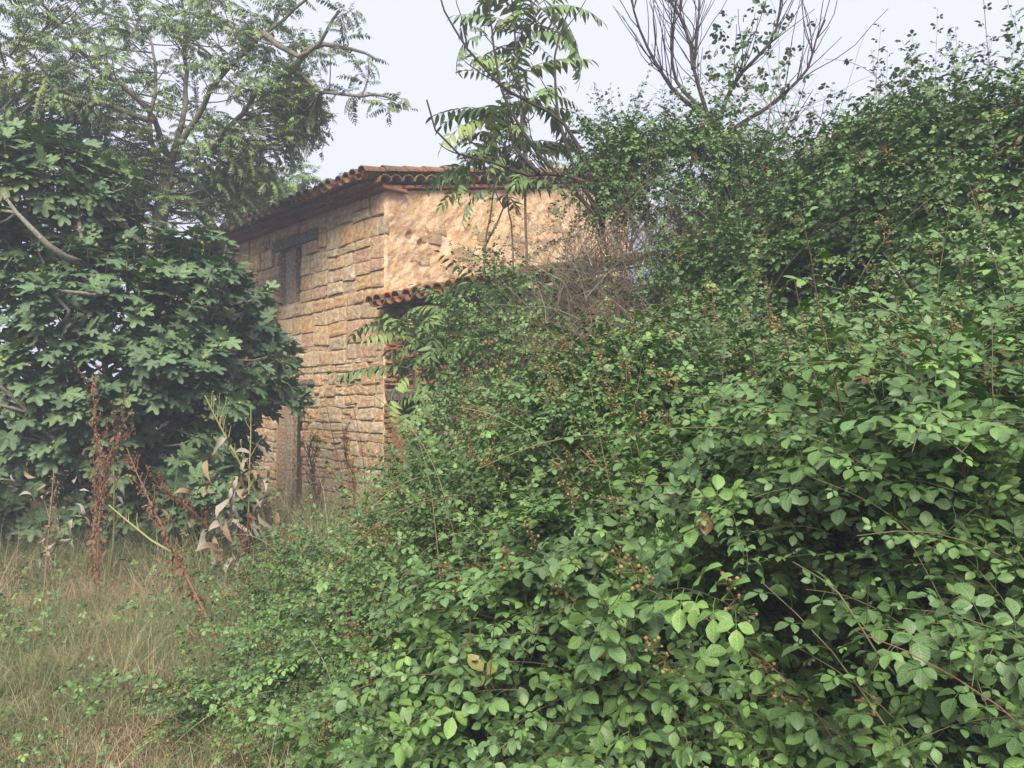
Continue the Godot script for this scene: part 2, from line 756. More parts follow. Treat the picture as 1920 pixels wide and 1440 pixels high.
	hang(o, "leaf", all, M.bramble_leaves, opt.get("palette", M.bramble_palette), M.leaf_print, Color(0.34, 0.42, 0.14), opt.get("gloss", 0.5), 290)


# dry twigs in a heap of ellipsoids; the first of them parts of their own
func tangle(o: Node3D, ells: Array, count: int, singles: int, lean: float) -> void:
	var rest := MB.new()
	for i in count:
		var e: Array = ells[rng.randi() % ells.size()]
		var p: Vector3 = e[0] + unit() * e[1] * rng.randf_range(0.5, 1.0)
		var d := (Vector3(rng.randf_range(-1, 1), lean * rng.randf_range(0.2, 1.4), rng.randf_range(-0.6, 0.6))).normalized()
		var pts := [p]
		var l := rng.randf_range(0.35, 1.1)
		for k in 6:
			p += d * l / 6
			d = (d + rv(0.2) + Vector3(0, -0.05, 0)).normalized()
			pts.append(p)
		if i < singles:
			var one := MB.new()
			one.tube(pts, rng.randf_range(0.004, 0.009), 0.0018, 5)
			put(o, "twig", one.mesh(), M.twig if i % 2 else M.twig_grey, Transform3D(Basis(), -o.position))
		else:
			rest.tint = Color(0.13, 0.108, 0.08).lerp(Color(0.23, 0.205, 0.16), rng.randf())
			rest.tube(pts, rng.randf_range(0.0018, 0.0035), 0.001, 3)
	var r := put(o, "twigs", rest.mesh(), M.painted_twig, Transform3D(Basis(), -o.position))
	r.set_meta("kind", "stuff")


# ---------------------------------------------------------------- trees

func limb(o: Node3D, called: String, ctrl: Array, r0: float, r1: float, mat: Material, wob := 0.03) -> Array:
	var pts := wobble(curve(ctrl, 0.14), wob)
	var m := MB.new()
	m.tube(pts, r0, r1, 7, 0.8)
	put(o, called, m.mesh(), mat, Transform3D(Basis(), -o.position))
	return pts


func nearest(lines: Array, p: Vector3) -> Vector3:
	var best := INF
	var at := p
	for l in lines:
		for q in l:
			var d: float = p.distance_squared_to(q) + maxf(0, q.y - p.y + 0.2) * 2.0
			if d < best:
				best = d
				at = q
	return at


# pinnate fronds in a whorl round a twig's end
func whorl(all: Leaves, p: Vector3, d: Vector3, count: int, size: float, tones: int) -> void:
	var x := d.cross(Vector3.UP)
	x = x.normalized() if x.length() > 0.05 else Vector3.RIGHT
	var y := d.cross(x).normalized()
	var off := rng.randf() * TAU
	for i in count:
		var a := off + i * 2.4
		var open := rng.randf_range(0.8, 1.5)
		var dir := (d * cos(open) + (x * cos(a) + y * sin(a)) * sin(open) + Vector3(0, -0.05, 0)).normalized()
		var up := Vector3.UP * 1.0 + d * 0.4 + rv(0.6)
		all.add(Transform3D(facing(dir, up, size * rng.randf_range(0.75, 1.15)), p - d * rng.randf_range(0, 0.22)), rng.randi() % M.fronds.size(), rng.randi() % tones)


func pinnate_crown(o: Node3D, lines: Array, ells: Array, tips: int, per_tip: int, size: float, bark: Material, more_tips: Array, tones := 5, most := 290) -> void:
	var all := Leaves.new()
	var twigs := MB.new()
	var places := more_tips.duplicate()
	for i in tips:
		var e: Array = ells[rng.randi() % ells.size()]
		places.append(e[0] + unit() * e[1] * pow(rng.randf(), 0.4))
	var k := 0
	for p in places:
		var from := nearest(lines, p)
		var way: Vector3 = p - from
		var mid: Vector3 = from.lerp(p, 0.5) + Vector3(0, -0.08 * way.length(), 0) + rv(0.05)
		var pts := curve([from, mid, p], 0.1)
		if k % 5 == 0 and pts.size() > 3:
			var one := MB.new()
			one.tube(pts, 0.006 + 0.008 * minf(way.length(), 1.5), 0.005, 5)
			put(o, "twig", one.mesh(), bark, Transform3D(Basis(), -o.position))
		elif pts.size() > 1:
			twigs.tube(pts, 0.005 + 0.008 * minf(way.length(), 1.5), 0.004, 4)
		var d: Vector3 = (way.normalized() * 0.6 + Vector3(0, 0.6, 0) + rv(0.3)).normalized()
		whorl(all, p, d, per_tip + rng.randi() % 3 - 1, size, tones)
		k += 1
	if twigs.V.size():
		var t := put(o, "twigs", twigs.mesh(), bark, Transform3D(Basis(), -o.position))
		t.set_meta("kind", "stuff")
	hang(o, "leaf", all, M.fronds, M.frond_palette, M.frond_print, Color(0.4, 0.5, 0.16), 0.5, most)


# ---------------------------------------------------------------- the farmhouse
# Own axes: x along the front (0 at the corner, negative to the far end, positive along the annex), z out of the front.

const EAVE := 4.64
const RAKE := 0.21
const FAR_END := -8.6
const DEEP := -5.35


func rubble_stone(m: MB, q: Array, proud: float) -> void:
	# q: four corners in the wall's plane, counter-clockwise from bottom left
	var c := Vector3.ZERO
	for p in q:
		c += p
	c /= 4
	var ring := []
	for i in 4:
		var a: Vector3 = q[i]
		var b: Vector3 = q[(i + 1) % 4]
		var l := a.distance_to(b)
		var cut := minf(0.035, l * 0.2) * rng.randf_range(0.15, 1.0)
		ring.append(a.lerp(b, cut / l))
		ring.append(a.lerp(b, 0.5) + (c - a.lerp(b, 0.5)) * rng.randf_range(-0.03, 0.07))
		ring.append(b.lerp(a, minf(0.035, l * 0.2) * rng.randf_range(0.15, 1.0) / l))
	var n := ring.size()
	var k := m.V.size()
	var tilt := Vector2(rng.randf_range(-0.035, 0.035), rng.randf_range(-0.04, 0.04))
	for p in ring:
		m.v(Vector3(p.x, p.y, -0.07))
	for p in ring:
		m.v(Vector3(p.x, p.y, proud - 0.012 + rng.randf_range(-0.005, 0.005)))
	for p in ring:
		var s: Vector3 = p.lerp(c, 0.07)
		m.v(Vector3(s.x, s.y, proud + (s.x - c.x) * tilt.x + (s.y - c.y) * tilt.y + rng.randf_range(-0.004, 0.004)))
	for p in ring:
		var s: Vector3 = p.lerp(c, 0.5)
		m.v(Vector3(s.x, s.y, proud + 0.006 + (s.x - c.x) * tilt.x + (s.y - c.y) * tilt.y + rng.randf_range(-0.005, 0.005)))
	var top := m.v(Vector3(c.x, c.y, proud + rng.randf_range(-0.002, 0.008)))
	for ri in 3:
		for i in n:
			var a := k + ri * n + i
			var b := k + ri * n + (i + 1) % n
			m.quad(a, a + n, b + n, b)
	for i in n:
		m.tri(k + 3 * n + i, top, k + 3 * n + (i + 1) % n)


# rubble over a rectangle with free rectangles: bands split again and again; every stone a mesh, those wholly beyond «joined_below» joined
func rubble(o: Node3D, x0: float, x1: float, y0: float, y1: float, tall: Vector2, wide: Vector2, free: Array, mats: Array, joined_below: float) -> void:
	var todo := []
	var y := y0
	while y < y1 - 0.01:
		var h := rng.randf_range(tall.y, tall.y * 2.3)
		if y1 - y - h < tall.x * 1.5:
			h = y1 - y
		var x := x0
		while x < x1 - 0.01:
			var w := rng.randf_range(wide.y * 1.5, wide.y * 3.2)
			if x1 - x - w < wide.x * 1.3:
				w = x1 - x
			todo.append(Rect2(x, y, w, h))
			x += w
		y += h
	var cells_ := []
	while todo.size():
		var r: Rect2 = todo.pop_back()
		var w_most := rng.randf_range(wide.x * 1.4, wide.y)
		var h_most := rng.randf_range(tall.x * 1.2, tall.y)
		var across := r.size.x / w_most
		var up := r.size.y / h_most
		if across <= 1.0 and up <= 1.0 or r.size.x < wide.x and r.size.y < tall.x:
			cells_.append(r)
		elif up > 1.0:
			var k := rng.randf_range(0.36, 0.64)
			todo.append(Rect2(r.position, Vector2(r.size.x, r.size.y * k)))
			todo.append(Rect2(r.position + Vector2(0, r.size.y * k), Vector2(r.size.x, r.size.y * (1 - k))))
		else:
			var k := rng.randf_range(0.34, 0.66)
			todo.append(Rect2(r.position, Vector2(r.size.x * k, r.size.y)))
			todo.append(Rect2(r.position + Vector2(r.size.x * k, 0), Vector2(r.size.x * (1 - k), r.size.y)))
	var chips := []
	for i in cells_.size():
		var r: Rect2 = cells_[i]
		if r.size.y > tall.x and rng.randf() < 0.3:
			var k := rng.randf_range(0.05, 0.075)
			chips.append(Rect2(r.position, Vector2(r.size.x * rng.randf_range(0.35, 0.8), k)))
			cells_[i] = Rect2(r.position + Vector2(0, k), r.size - Vector2(0, k))
	cells_.append_array(chips)
	var rest := MB.new()
	for r in cells_:
		var lo: Vector2 = r.position
		var hi: Vector2 = r.end
		for f in free:
			if lo.x < f[1] and hi.x > f[0] and lo.y < f[3] and hi.y > f[2]:
				var cuts := [[f[0] - lo.x, 0], [hi.x - f[1], 1], [f[2] - lo.y, 2], [hi.y - f[3], 3]]
				cuts.sort_custom(func(p, q): return p[0] > q[0])
				match cuts[0][1]:
					0: hi.x = f[0]
					1: lo.x = f[1]
					2: hi.y = f[2]
					3: lo.y = f[3]
		if hi.x - lo.x < 0.045 or hi.y - lo.y < 0.045:
			continue
		var corners := []
		var g := rng.randf_range(0.003, 0.009)
		for k in 4:
			var p := Vector2(hi.x if k == 1 or k == 2 else lo.x, hi.y if k > 1 else lo.y)
			var q := Vector3(p.x, p.y, 0)
			if p.x > x0 + 0.01 and p.x < x1 - 0.01:
				q.x += 0.03 * noise.get_noise_2d(p.x * 90, p.y * 90 + 400)
			if p.y > y0 + 0.01 and p.y < y1 - 0.01:
				q.y += 0.045 * noise.get_noise_2d(p.x * 60, p.y * 60) + 0.018 * noise.get_noise_2d(p.x * 220, p.y * 220)
			for f in free:
				if q.x > f[0] - 0.004 and q.x < f[1] + 0.004 and q.y > f[2] - 0.004 and q.y < f[3] + 0.004:
					q.x = p.x
					q.y = p.y
			var sx := -1.0 if k == 1 or k == 2 else 1.0
			var sy := -1.0 if k > 1 else 1.0
			corners.append(q + Vector3(sx * g * rng.randf_range(0.5, 2.2), sy * g * rng.randf_range(0.5, 2.0), 0))
		if hi.x < joined_below:
			rubble_stone(rest, corners, rng.randf_range(-0.012, 0.016))
		else:
			var one := MB.new()
			rubble_stone(one, corners, rng.randf_range(-0.014, 0.02))
			put(o, "stone", one.mesh(false), mats[rng.randi() % mats.size()])
	if rest.V.size():
		put(o, "stones", rest.mesh(false), mats[0]).set_meta("kind", "stuff")


# a solid wall from z0 to z1 over a rectangle, with free rectangles left open
func pierced(m: MB, x0: float, x1: float, y0: float, y1: float, z0: float, z1: float, free: Array) -> void:
	var xs := [x0, x1]
	for f in free:
		xs.append(f[0])
		xs.append(f[1])
	xs.sort()
	for i in xs.size() - 1:
		if xs[i + 1] - xs[i] < 0.001 or xs[i] < x0 - 0.001 or xs[i + 1] > x1 + 0.001:
			continue
		var mid: float = (xs[i] + xs[i + 1]) / 2
		var y := y0
		var holes := []
		for f in free:
			if f[0] < mid and f[1] > mid:
				holes.append(f)
		holes.sort_custom(func(a, b): return a[2] < b[2])
		for f in holes:
			if f[2] > y + 0.001:
				m.box(Vector3(xs[i], y, z0), Vector3(xs[i + 1], f[2], z1))
			y = f[3]
		if y1 > y + 0.001:
			m.box(Vector3(xs[i], y, z0), Vector3(xs[i + 1], y1, z1))


func tile_mesh(seed_: int, wide := 0.098) -> ArrayMesh:
	# a tapered half-round clay tile from its mouth at z = 0 back to z = -0.43
	rng.seed = seed_
	var m := MB.new()
	var n := 9
	var thick := 0.015
	var rows := []
	for zi in 2:
		var r := wide if zi == 0 else wide * 0.83
		for layer in 2:
			var row := []
			var rr := r - thick * layer
			for i in n + 1:
				var a := PI * float(i) / n
				row.append(Vector3(cos(a) * rr, sin(a) * rr * 0.92 + rng.randf_range(-0.0012, 0.0012), -0.43 * zi + rng.randf_range(-0.004, 0.004)))
			rows.append(row)
	var put4 := func(a: Vector3, b: Vector3, c: Vector3, d: Vector3) -> void:
		m.flat_quad(a, b, c, d)
	for i in n:
		put4.call(rows[0][i], rows[2][i], rows[2][i + 1], rows[0][i + 1])
		put4.call(rows[1][i + 1], rows[3][i + 1], rows[3][i], rows[1][i])
		put4.call(rows[0][i + 1], rows[1][i + 1], rows[1][i], rows[0][i])
		put4.call(rows[2][i], rows[3][i], rows[3][i + 1], rows[2][i + 1])
	put4.call(rows[0][0], rows[1][0], rows[3][0], rows[2][0])
	put4.call(rows[0][n], rows[2][n], rows[3][n], rows[1][n])
	return m.mesh(false)


# clay tiles on a slope: x0..x1 along the eave, eave line at height y and distance z, rising backwards by «rake»
func tiled_roof(o: Node3D, x0: float, x1: float, y: float, z: float, depth: float, rake: float, mats: Array, verge_columns: int, right_verge: bool) -> void:
	var phi := atan(rake)
	var a := Vector3(0, sin(phi), -cos(phi))
	var n := Vector3(0, cos(phi), sin(phi))
	var deck := MB.new()
	var run := depth / cos(phi)
	var columns := int(round((x1 - x0) / 0.215))
	var gap := (x1 - x0) / columns
	var rows := int(ceil(run / 0.345))
	var lists := [[], []]
	var tints := [PackedColorArray(), PackedColorArray()]
	for j in columns + 1:
		for i in rows:
			for cover in [true, false]:
				if not cover and j == columns:
					continue
				var x := x0 + j * gap + (0.0 if cover else gap / 2) + rng.randf_range(-0.01, 0.01)
				var at := Vector3(x, y, z) + a * (i * 0.345 + rng.randf_range(-0.02, 0.02) + (0.0 if cover else -0.03)) + n * (0.065 + 0.02 if cover else 0.1)
				if i == 0:
					at += a * rng.randf_range(-0.035, 0.03)
				var basis := Basis(Vector3.RIGHT, n, -a)
				if not cover:
					basis = Basis(Vector3.LEFT, -n, -a)
				basis = basis.rotated(n, rng.randf_range(-0.035, 0.035)).rotated(Vector3.RIGHT, -0.02 if cover else -0.02)
				var xf := Transform3D(basis, at)
				var edge: int = (columns - j) if right_verge else j
				if i == 0 or edge < verge_columns:
					put(o, "roof_tile", M.tiles[rng.randi() % M.tiles.size()], mats[rng.randi() % mats.size()], xf)
				else:
					lists[0].append(xf)
					tints[0].append(Color(0.3, 0.19, 0.11).lerp(Color(0.22, 0.18, 0.13), rng.randf()))
	many(o, "roof_tiles", M.tiles[0], M.tile_many, lists[0], tints[0])


func slope_box(m: MB, x0: float, x1: float, z0: float, z1: float, y: float, z_eave: float, rake: float, lo: float, hi: float) -> void:
	# a slab that follows the roof's slope; lo and hi are heights above the slope line, z0 > z1
	var p := func(x: float, z: float, h: float) -> Vector3: return Vector3(x, y + (z_eave - z) * rake + h, z)
	m.flat_quad(p.call(x0, z0, hi), p.call(x0, z1, hi), p.call(x1, z1, hi), p.call(x1, z0, hi))
	m.flat_quad(p.call(x0, z0, lo), p.call(x1, z0, lo), p.call(x1, z1, lo), p.call(x0, z1, lo))
	m.flat_quad(p.call(x0, z0, lo), p.call(x0, z0, hi), p.call(x1, z0, hi), p.call(x1, z0, lo))
	m.flat_quad(p.call(x0, z1, lo), p.call(x1, z1, lo), p.call(x1, z1, hi), p.call(x0, z1, hi))
	m.flat_quad(p.call(x0, z0, lo), p.call(x0, z1, lo), p.call(x0, z1, hi), p.call(x0, z0, hi))
	m.flat_quad(p.call(x1, z0, lo), p.call(x1, z0, hi), p.call(x1, z1, hi), p.call(x1, z1, lo))


func farmhouse() -> void:
	rng.seed = 41
	var turn := Basis(Vector3.UP, -0.8151)
	var h := thing("farmhouse", "two storey sandstone farmhouse with rough rubble front and orange plastered gable end", "house", Vector3(-1.745, 0, -10.5))
	h.basis = turn
	# openings in the front: x from, x to, y from, y to
	var window := [-3.08, -2.37, 3.36, 4.27]
	var lintel := [-3.32, -1.82, 4.272, 4.45]
	var door := [-3.14, -2.28, 0.0, 1.955]
	var door_lintel := [-3.3, -1.9, 1.957, 2.085]
	var body := MB.new()
	pierced(body, FAR_END, -0.03, -0.1, EAVE, -0.5, -0.02, [window, [lintel[0], lintel[1], lintel[2], lintel[3]], door, [door_lintel[0], door_lintel[1], door_lintel[2], door_lintel[3]]])
	var wall := put(h, "front_wall", body.mesh(false), M.mortar)
	wall.set_meta("label", "rubble front wall of squared tan sandstone with dark open joints")
	rubble(wall, FAR_END, 0.0, 0.0, 2.3, Vector2(0.17, 0.31), Vector2(0.23, 0.5), [window, lintel, door, door_lintel], M.stones, -4.4)
	rubble(wall, FAR_END, 0.0, 2.3, EAVE, Vector2(0.24, 0.46), Vector2(0.24, 0.54), [window, lintel, door, door_lintel], M.stones, -5.0)
	# behind the wooden lintels
	var back := MB.new()
	back.box(Vector3(lintel[0] + 0.002, lintel[2] + 0.002, -0.5), Vector3(lintel[1] - 0.002, lintel[3] - 0.002, -0.2))
	back.box(Vector3(door_lintel[0] + 0.002, door_lintel[2] + 0.002, -0.5), Vector3(door_lintel[1] - 0.002, door_lintel[3] - 0.002, -0.2))
	put(h, "lintel_backing", back.mesh(false), M.mortar)
	# gable, back and far walls close the room
	var gable := MB.new()
	var top := func(z: float) -> float: return EAVE + absf(z) * RAKE
	var prism := func(x0: float, x1: float, z0: float, z1: float) -> void:
		gable.flat_quad(Vector3(x1, -0.1, z0), Vector3(x1, top.call(z0), z0), Vector3(x1, top.call(z1), z1), Vector3(x1, -0.1, z1))
		gable.flat_quad(Vector3(x0, -0.1, z1), Vector3(x0, top.call(z1), z1), Vector3(x0, top.call(z0), z0), Vector3(x0, -0.1, z0))
		gable.flat_quad(Vector3(x0, top.call(z0), z0), Vector3(x0, top.call(z1), z1), Vector3(x1, top.call(z1), z1), Vector3(x1, top.call(z0), z0))
		gable.flat_quad(Vector3(x0, -0.1, z0), Vector3(x0, top.call(z0), z0), Vector3(x1, top.call(z0), z0), Vector3(x1, -0.1, z0))
		gable.flat_quad(Vector3(x1, -0.1, z1), Vector3(x1, top.call(z1), z1), Vector3(x0, top.call(z1), z1), Vector3(x0, -0.1, z1))
	prism.call(-0.5, -0.085, -0.502, DEEP)
	prism.call(FAR_END, FAR_END + 0.45, -0.502, DEEP)
	gable.box(Vector3(FAR_END + 0.452, -0.1, DEEP), Vector3(-0.502, EAVE + 1.1, DEEP + 0.45))
	put(h, "side_wall", gable.mesh(false), M.mortar)
	# the plaster skin of the gable end, uneven, with stones showing where it has worn thin
	var plaster := MB.new()
	var nz := 190
	var ny := 160
	var lumps := field(23, 1.6, 5)
	var fine := field(29, 9.0, 3)
	for i in nz + 1:
		for j in ny + 1:
			var z := DEEP * i / nz
			var y: float = -0.05 + (float(top.call(z)) + 0.04) * j / ny
			var x := 0.004 + 0.045 * lumps.get_noise_2d(z, y) + 0.016 * fine.get_noise_2d(z, y)
			for q in [Vector2(-0.42, 4.08), Vector2(-0.62, 4.0), Vector2(-0.6, 3.35), Vector2(-2.2, 3.9)]:
				x -= 0.075 * smoothstep(0.075, 0.03, q.distance_to(Vector2(z, y)))
			if i == 0:
				x = -0.012
			plaster.v(Vector3(x, y, z), Vector2(z, y))
	for i in nz:
		for j in ny:
			var k := i * (ny + 1) + j
			plaster.quad(k, k + 1, k + ny + 2, k + ny + 1)
	var skin_ := put(h, "plaster", plaster.mesh(), M.plaster)
	skin_.set_meta("label", "worn orange plaster of the gable end with stones showing through")
	for i in 46:
		var z := rng.randf_range(-5.0, -0.25)
		var y := rng.randf_range(2.9, 4.35 + absf(z) * RAKE)
		var w := rng.randf_range(0.08, 0.19)
		var hh := rng.randf_range(0.06, 0.13)
		var one := MB.new()
		rubble_stone(one, [Vector3(-w, -hh + rng.randf_range(-0.03, 0.03), 0), Vector3(w, -hh + rng.randf_range(-0.03, 0.03), 0), Vector3(w + rng.randf_range(-0.06, 0.03), hh, 0), Vector3(-w + rng.randf_range(-0.03, 0.06), hh + rng.randf_range(-0.03, 0.02), 0)], 0.0)
		var x := 0.004 + 0.045 * lumps.get_noise_2d(z, y)
		put(skin_, "stone", one.mesh(false), M.gable_stones[rng.randi() % M.gable_stones.size()], Transform3D(Basis(Vector3(0, 0, -1), Vector3.UP, Vector3.RIGHT), Vector3(x + 0.0, y, z)))
	# brick corbel under the eave and up the rake
	for i in 30:
		var one := MB.new()
		one.chip(Vector3(-0.142, -0.024, -0.3), Vector3(0.142, 0.024, 0.1), 0.004, 0.003, rng)
		put(h, "brick", one.mesh(false), M.bricks[rng.randi() % 3], Transform3D(Basis(), Vector3(-0.04 - i * 0.288, EAVE + 0.026, rng.randf_range(-0.01, 0.01))))
	for i in 30:
		var one := MB.new()
		one.chip(Vector3(-0.142, -0.024, -0.34), Vector3(0.142, 0.024, 0.19), 0.004, 0.003, rng)
		put(h, "brick", one.mesh(false), M.bricks[rng.randi() % 3], Transform3D(Basis(), Vector3(-0.1 - i * 0.288, EAVE + 0.077, rng.randf_range(-0.01, 0.01))))
	var phi := atan(RAKE)
	var slope := Basis(Vector3.RIGHT, -phi).inverse()
	for i in 19:
		var one := MB.new()
		one.chip(Vector3(-0.25, -0.021, -0.142), Vector3(0.075, 0.021, 0.142), 0.004, 0.003, rng)
		var z := -0.1 - i * 0.284
		put(h, "brick", one.mesh(false), M.bricks[rng.randi() % 3], Transform3D(slope, Vector3(rng.randf_range(-0.008, 0.008), EAVE + 0.035 - z * RAKE, z)))
	# roof: boards, then tiles; along the rake a row of tiles with their mouths outwards
	var roof := holder(h, "roof")
	var deck := MB.new()
	slope_box(deck, FAR_END - 0.1, -0.02, 0.3, DEEP - 0.2, EAVE + 0.105, 0.0, RAKE, 0.0, 0.035)
	put(roof, "roof_boards", deck.mesh(false), M.wood_dark)
	tiled_roof(roof, FAR_END - 0.05, 0.08, EAVE + 0.105 - 0.4 * RAKE + 0.045, 0.4, 5.9, RAKE, M.roof_tints, 3, true)
	var a := Vector3(0, sin(phi), -cos(phi))
	var n := Vector3(0, cos(phi), sin(phi))
	for i in 27:
		var at := Vector3(0.16 + rng.randf_range(-0.015, 0.015), EAVE + 0.075, 0.1) + a * (i * 0.204 + rng.randf_range(-0.008, 0.008)) + n * 0.0
		put(roof, "roof_tile", M.tiles[rng.randi() % M.tiles.size()], M.roof_tints[rng.randi() % M.roof_tints.size()], Transform3D(Basis(a, n, Vector3.RIGHT).rotated(n, rng.randf_range(-0.04, 0.04)), at))
	# window
	var w := holder(h, "window")
	var beam := MB.new()
	beam.chip(Vector3(lintel[0] + 0.01, lintel[2] + 0.004, -0.2), Vector3(lintel[1] - 0.01, lintel[3] - 0.012, 0.012), 0.018, 0.008, rng)
	put(w, "lintel", beam.mesh(false), M.wood_grey)
	var post := MB.new()
	post.chip(Vector3(-3.075, 3.365, -0.2), Vector3(-3.02, 4.265, -0.1), 0.008, 0.004, rng)
	post.chip(Vector3(-2.72, 3.365, -0.12), Vector3(-2.58, 4.265, -0.03), 0.01, 0.006, rng)
	put(w, "frame", post.mesh(false), M.wood_tan)
	var shutter := MB.new()
	shutter.chip(Vector3(-3.01, 3.38, -0.11), Vector3(-2.725, 4.25, -0.07), 0.004, 0.003, rng)
	put(w, "shutter_board", shutter.mesh(false), M.wood_pale)
	var sill := MB.new()
	sill.chip(Vector3(-3.075, 3.362, -0.45), Vector3(-2.375, 3.4, -0.21), 0.012, 0.008, rng)
	put(w, "sill", sill.mesh(false), M.stones[1])
	# door
	var d := holder(h, "door")
	var top_beam := MB.new()
	top_beam.chip(Vector3(door_lintel[0] + 0.008, door_lintel[2] + 0.062, -0.2), Vector3(door_lintel[1] - 0.012, door_lintel[3] - 0.005, 0.03), 0.012, 0.006, rng)
	top_beam.chip(Vector3(door_lintel[0] + 0.03, door_lintel[2] + 0.003, -0.2), Vector3(door_lintel[1] - 0.2, door_lintel[2] + 0.058, 0.02), 0.01, 0.005, rng)
	put(d, "lintel", top_beam.mesh(false), M.wood_grey)
	var jamb := MB.new()
	jamb.chip(Vector3(-2.91, 0.0, -0.14), Vector3(-2.77, 1.95, -0.04), 0.014, 0.008, rng)
	jamb.chip(Vector3(-2.765, 0.0, -0.16), Vector3(-2.71, 1.95, -0.055), 0.01, 0.006, rng)
	put(d, "frame", jamb.mesh(false), M.wood_tan)
	for i in 3:
		var plank := MB.new()
		plank.chip(Vector3(-3.0, 0.06, -0.72 - i * 0.15), Vector3(-2.965, 1.93, -0.575 - i * 0.15), 0.004, 0.003, rng)
		put(d, "plank", plank.mesh(false), M.wood_brown)
	var ledge := MB.new()
	ledge.chip(Vector3(-2.42, 0.0, -0.3), Vector3(-2.285, 0.62, -0.08), 0.02, 0.01, rng)
	put(d, "threshold_stone", ledge.mesh(false), M.stones[2])

	# the lower annex that carries the front on towards the camera
	rng.seed = 77
	var s := thing("annex", "low reddish stone annex with orange clay tile roof against the gable end", "outbuilding", Vector3(-1.745, 0, -10.5))
	s.basis = turn
	var length := 2.7
	var high := 3.0
	var door2 := [0.16, 1.42, 0.0, 1.74]
	var lintel2 := [-0.0, 1.62, 1.742, 1.915]
	var gap := [0.14, 0.3, 2.26, 2.42]
	var walls := MB.new()
	pierced(walls, 0.05, length - 0.03, -0.1, high, -0.45, -0.04, [door2, [0.05, 1.62, 1.742, 1.915], gap])
	walls.box(Vector3(length - 0.45, -0.1, -1.6), Vector3(length - 0.031, high, -0.452))
	walls.box(Vector3(0.05, -0.1, -2.0), Vector3(length - 0.03, high + 0.32, -1.602))
	var front := put(s, "wall", walls.mesh(false), M.mortar_red)
	rubble(front, 0.012, length, 0.0, high, Vector2(0.09, 0.2), Vector2(0.14, 0.36), [door2, lintel2, gap], M.red_stones, -9)
	var beam2 := MB.new()
	beam2.chip(Vector3(0.055, 1.747, -0.3), Vector3(1.6, 1.908, 0.025), 0.015, 0.01, rng)
	put(s, "lintel", beam2.mesh(false), M.wood_grey)
	var boards := MB.new()
	boards.box(Vector3(0.18, 0.0, -0.4), Vector3(1.4, 1.73, -0.34))
	put(s, "door", boards.mesh(false), M.wood_brown)
	var roof2 := holder(s, "roof")
	var deck2 := MB.new()
	slope_box(deck2, 0.06, length + 0.1, 0.16, -2.05, high + 0.01, 0.0, 0.22, 0.0, 0.03)
	put(roof2, "roof_boards", deck2.mesh(false), M.wood_dark)
	tiled_roof(roof2, 0.1, length + 0.1, high + 0.04 - 0.28 * 0.22, 0.28, 2.3, 0.22, M.new_tints, 2, false)


# ---------------------------------------------------------------- weeds and grass

func tuft(seed_: int, blades: int, high: float, spread: float, droop: float, heads: float) -> ArrayMesh:
	rng.seed = seed_
	var m := MB.new()
	for i in blades:
		var a := rng.randf() * TAU
		var out := Vector3(cos(a), 0, sin(a))
		var p := out * rng.randf() * spread
		var d := (Vector3.UP + out * rng.randf_range(0.05, 0.6) + rv(0.15)).normalized()
		var l := high * rng.randf_range(0.45, 1.15)
		var x := d.cross(out.rotated(Vector3.UP, rng.randf_range(-1, 1))).normalized()
		var w := rng.randf_range(0.001, 0.0026)
		var prev := -1
		var k := rng.randf_range(0.75, 1.2)
		m.tint = Color(k, k * rng.randf_range(0.94, 1.04), k * rng.randf_range(0.8, 1.05))
		for s in 4:
			var f := s / 3.0
			var ww := w * (1.0 - f * 0.85)
			var q := m.v(p - x * ww)
			m.v(p + x * ww)
			if s:
				m.quad(prev, q, q + 1, prev + 1)
			prev = q
			p += d * l / 3
			d = (d + Vector3(0, -droop * rng.randf_range(0.4, 1.3), 0) + out * 0.16 + rv(0.1)).normalized()
		if rng.randf() < heads:
			for j in 5:
				var e := p + rv(0.02) - d * 0.012 * j
				var n := m.v(e)
				m.v(e + rv(0.004))
				m.v(e + d * 0.012 + rv(0.002))
				m.tri(n, n + 1, n + 2)
	return m.mesh()


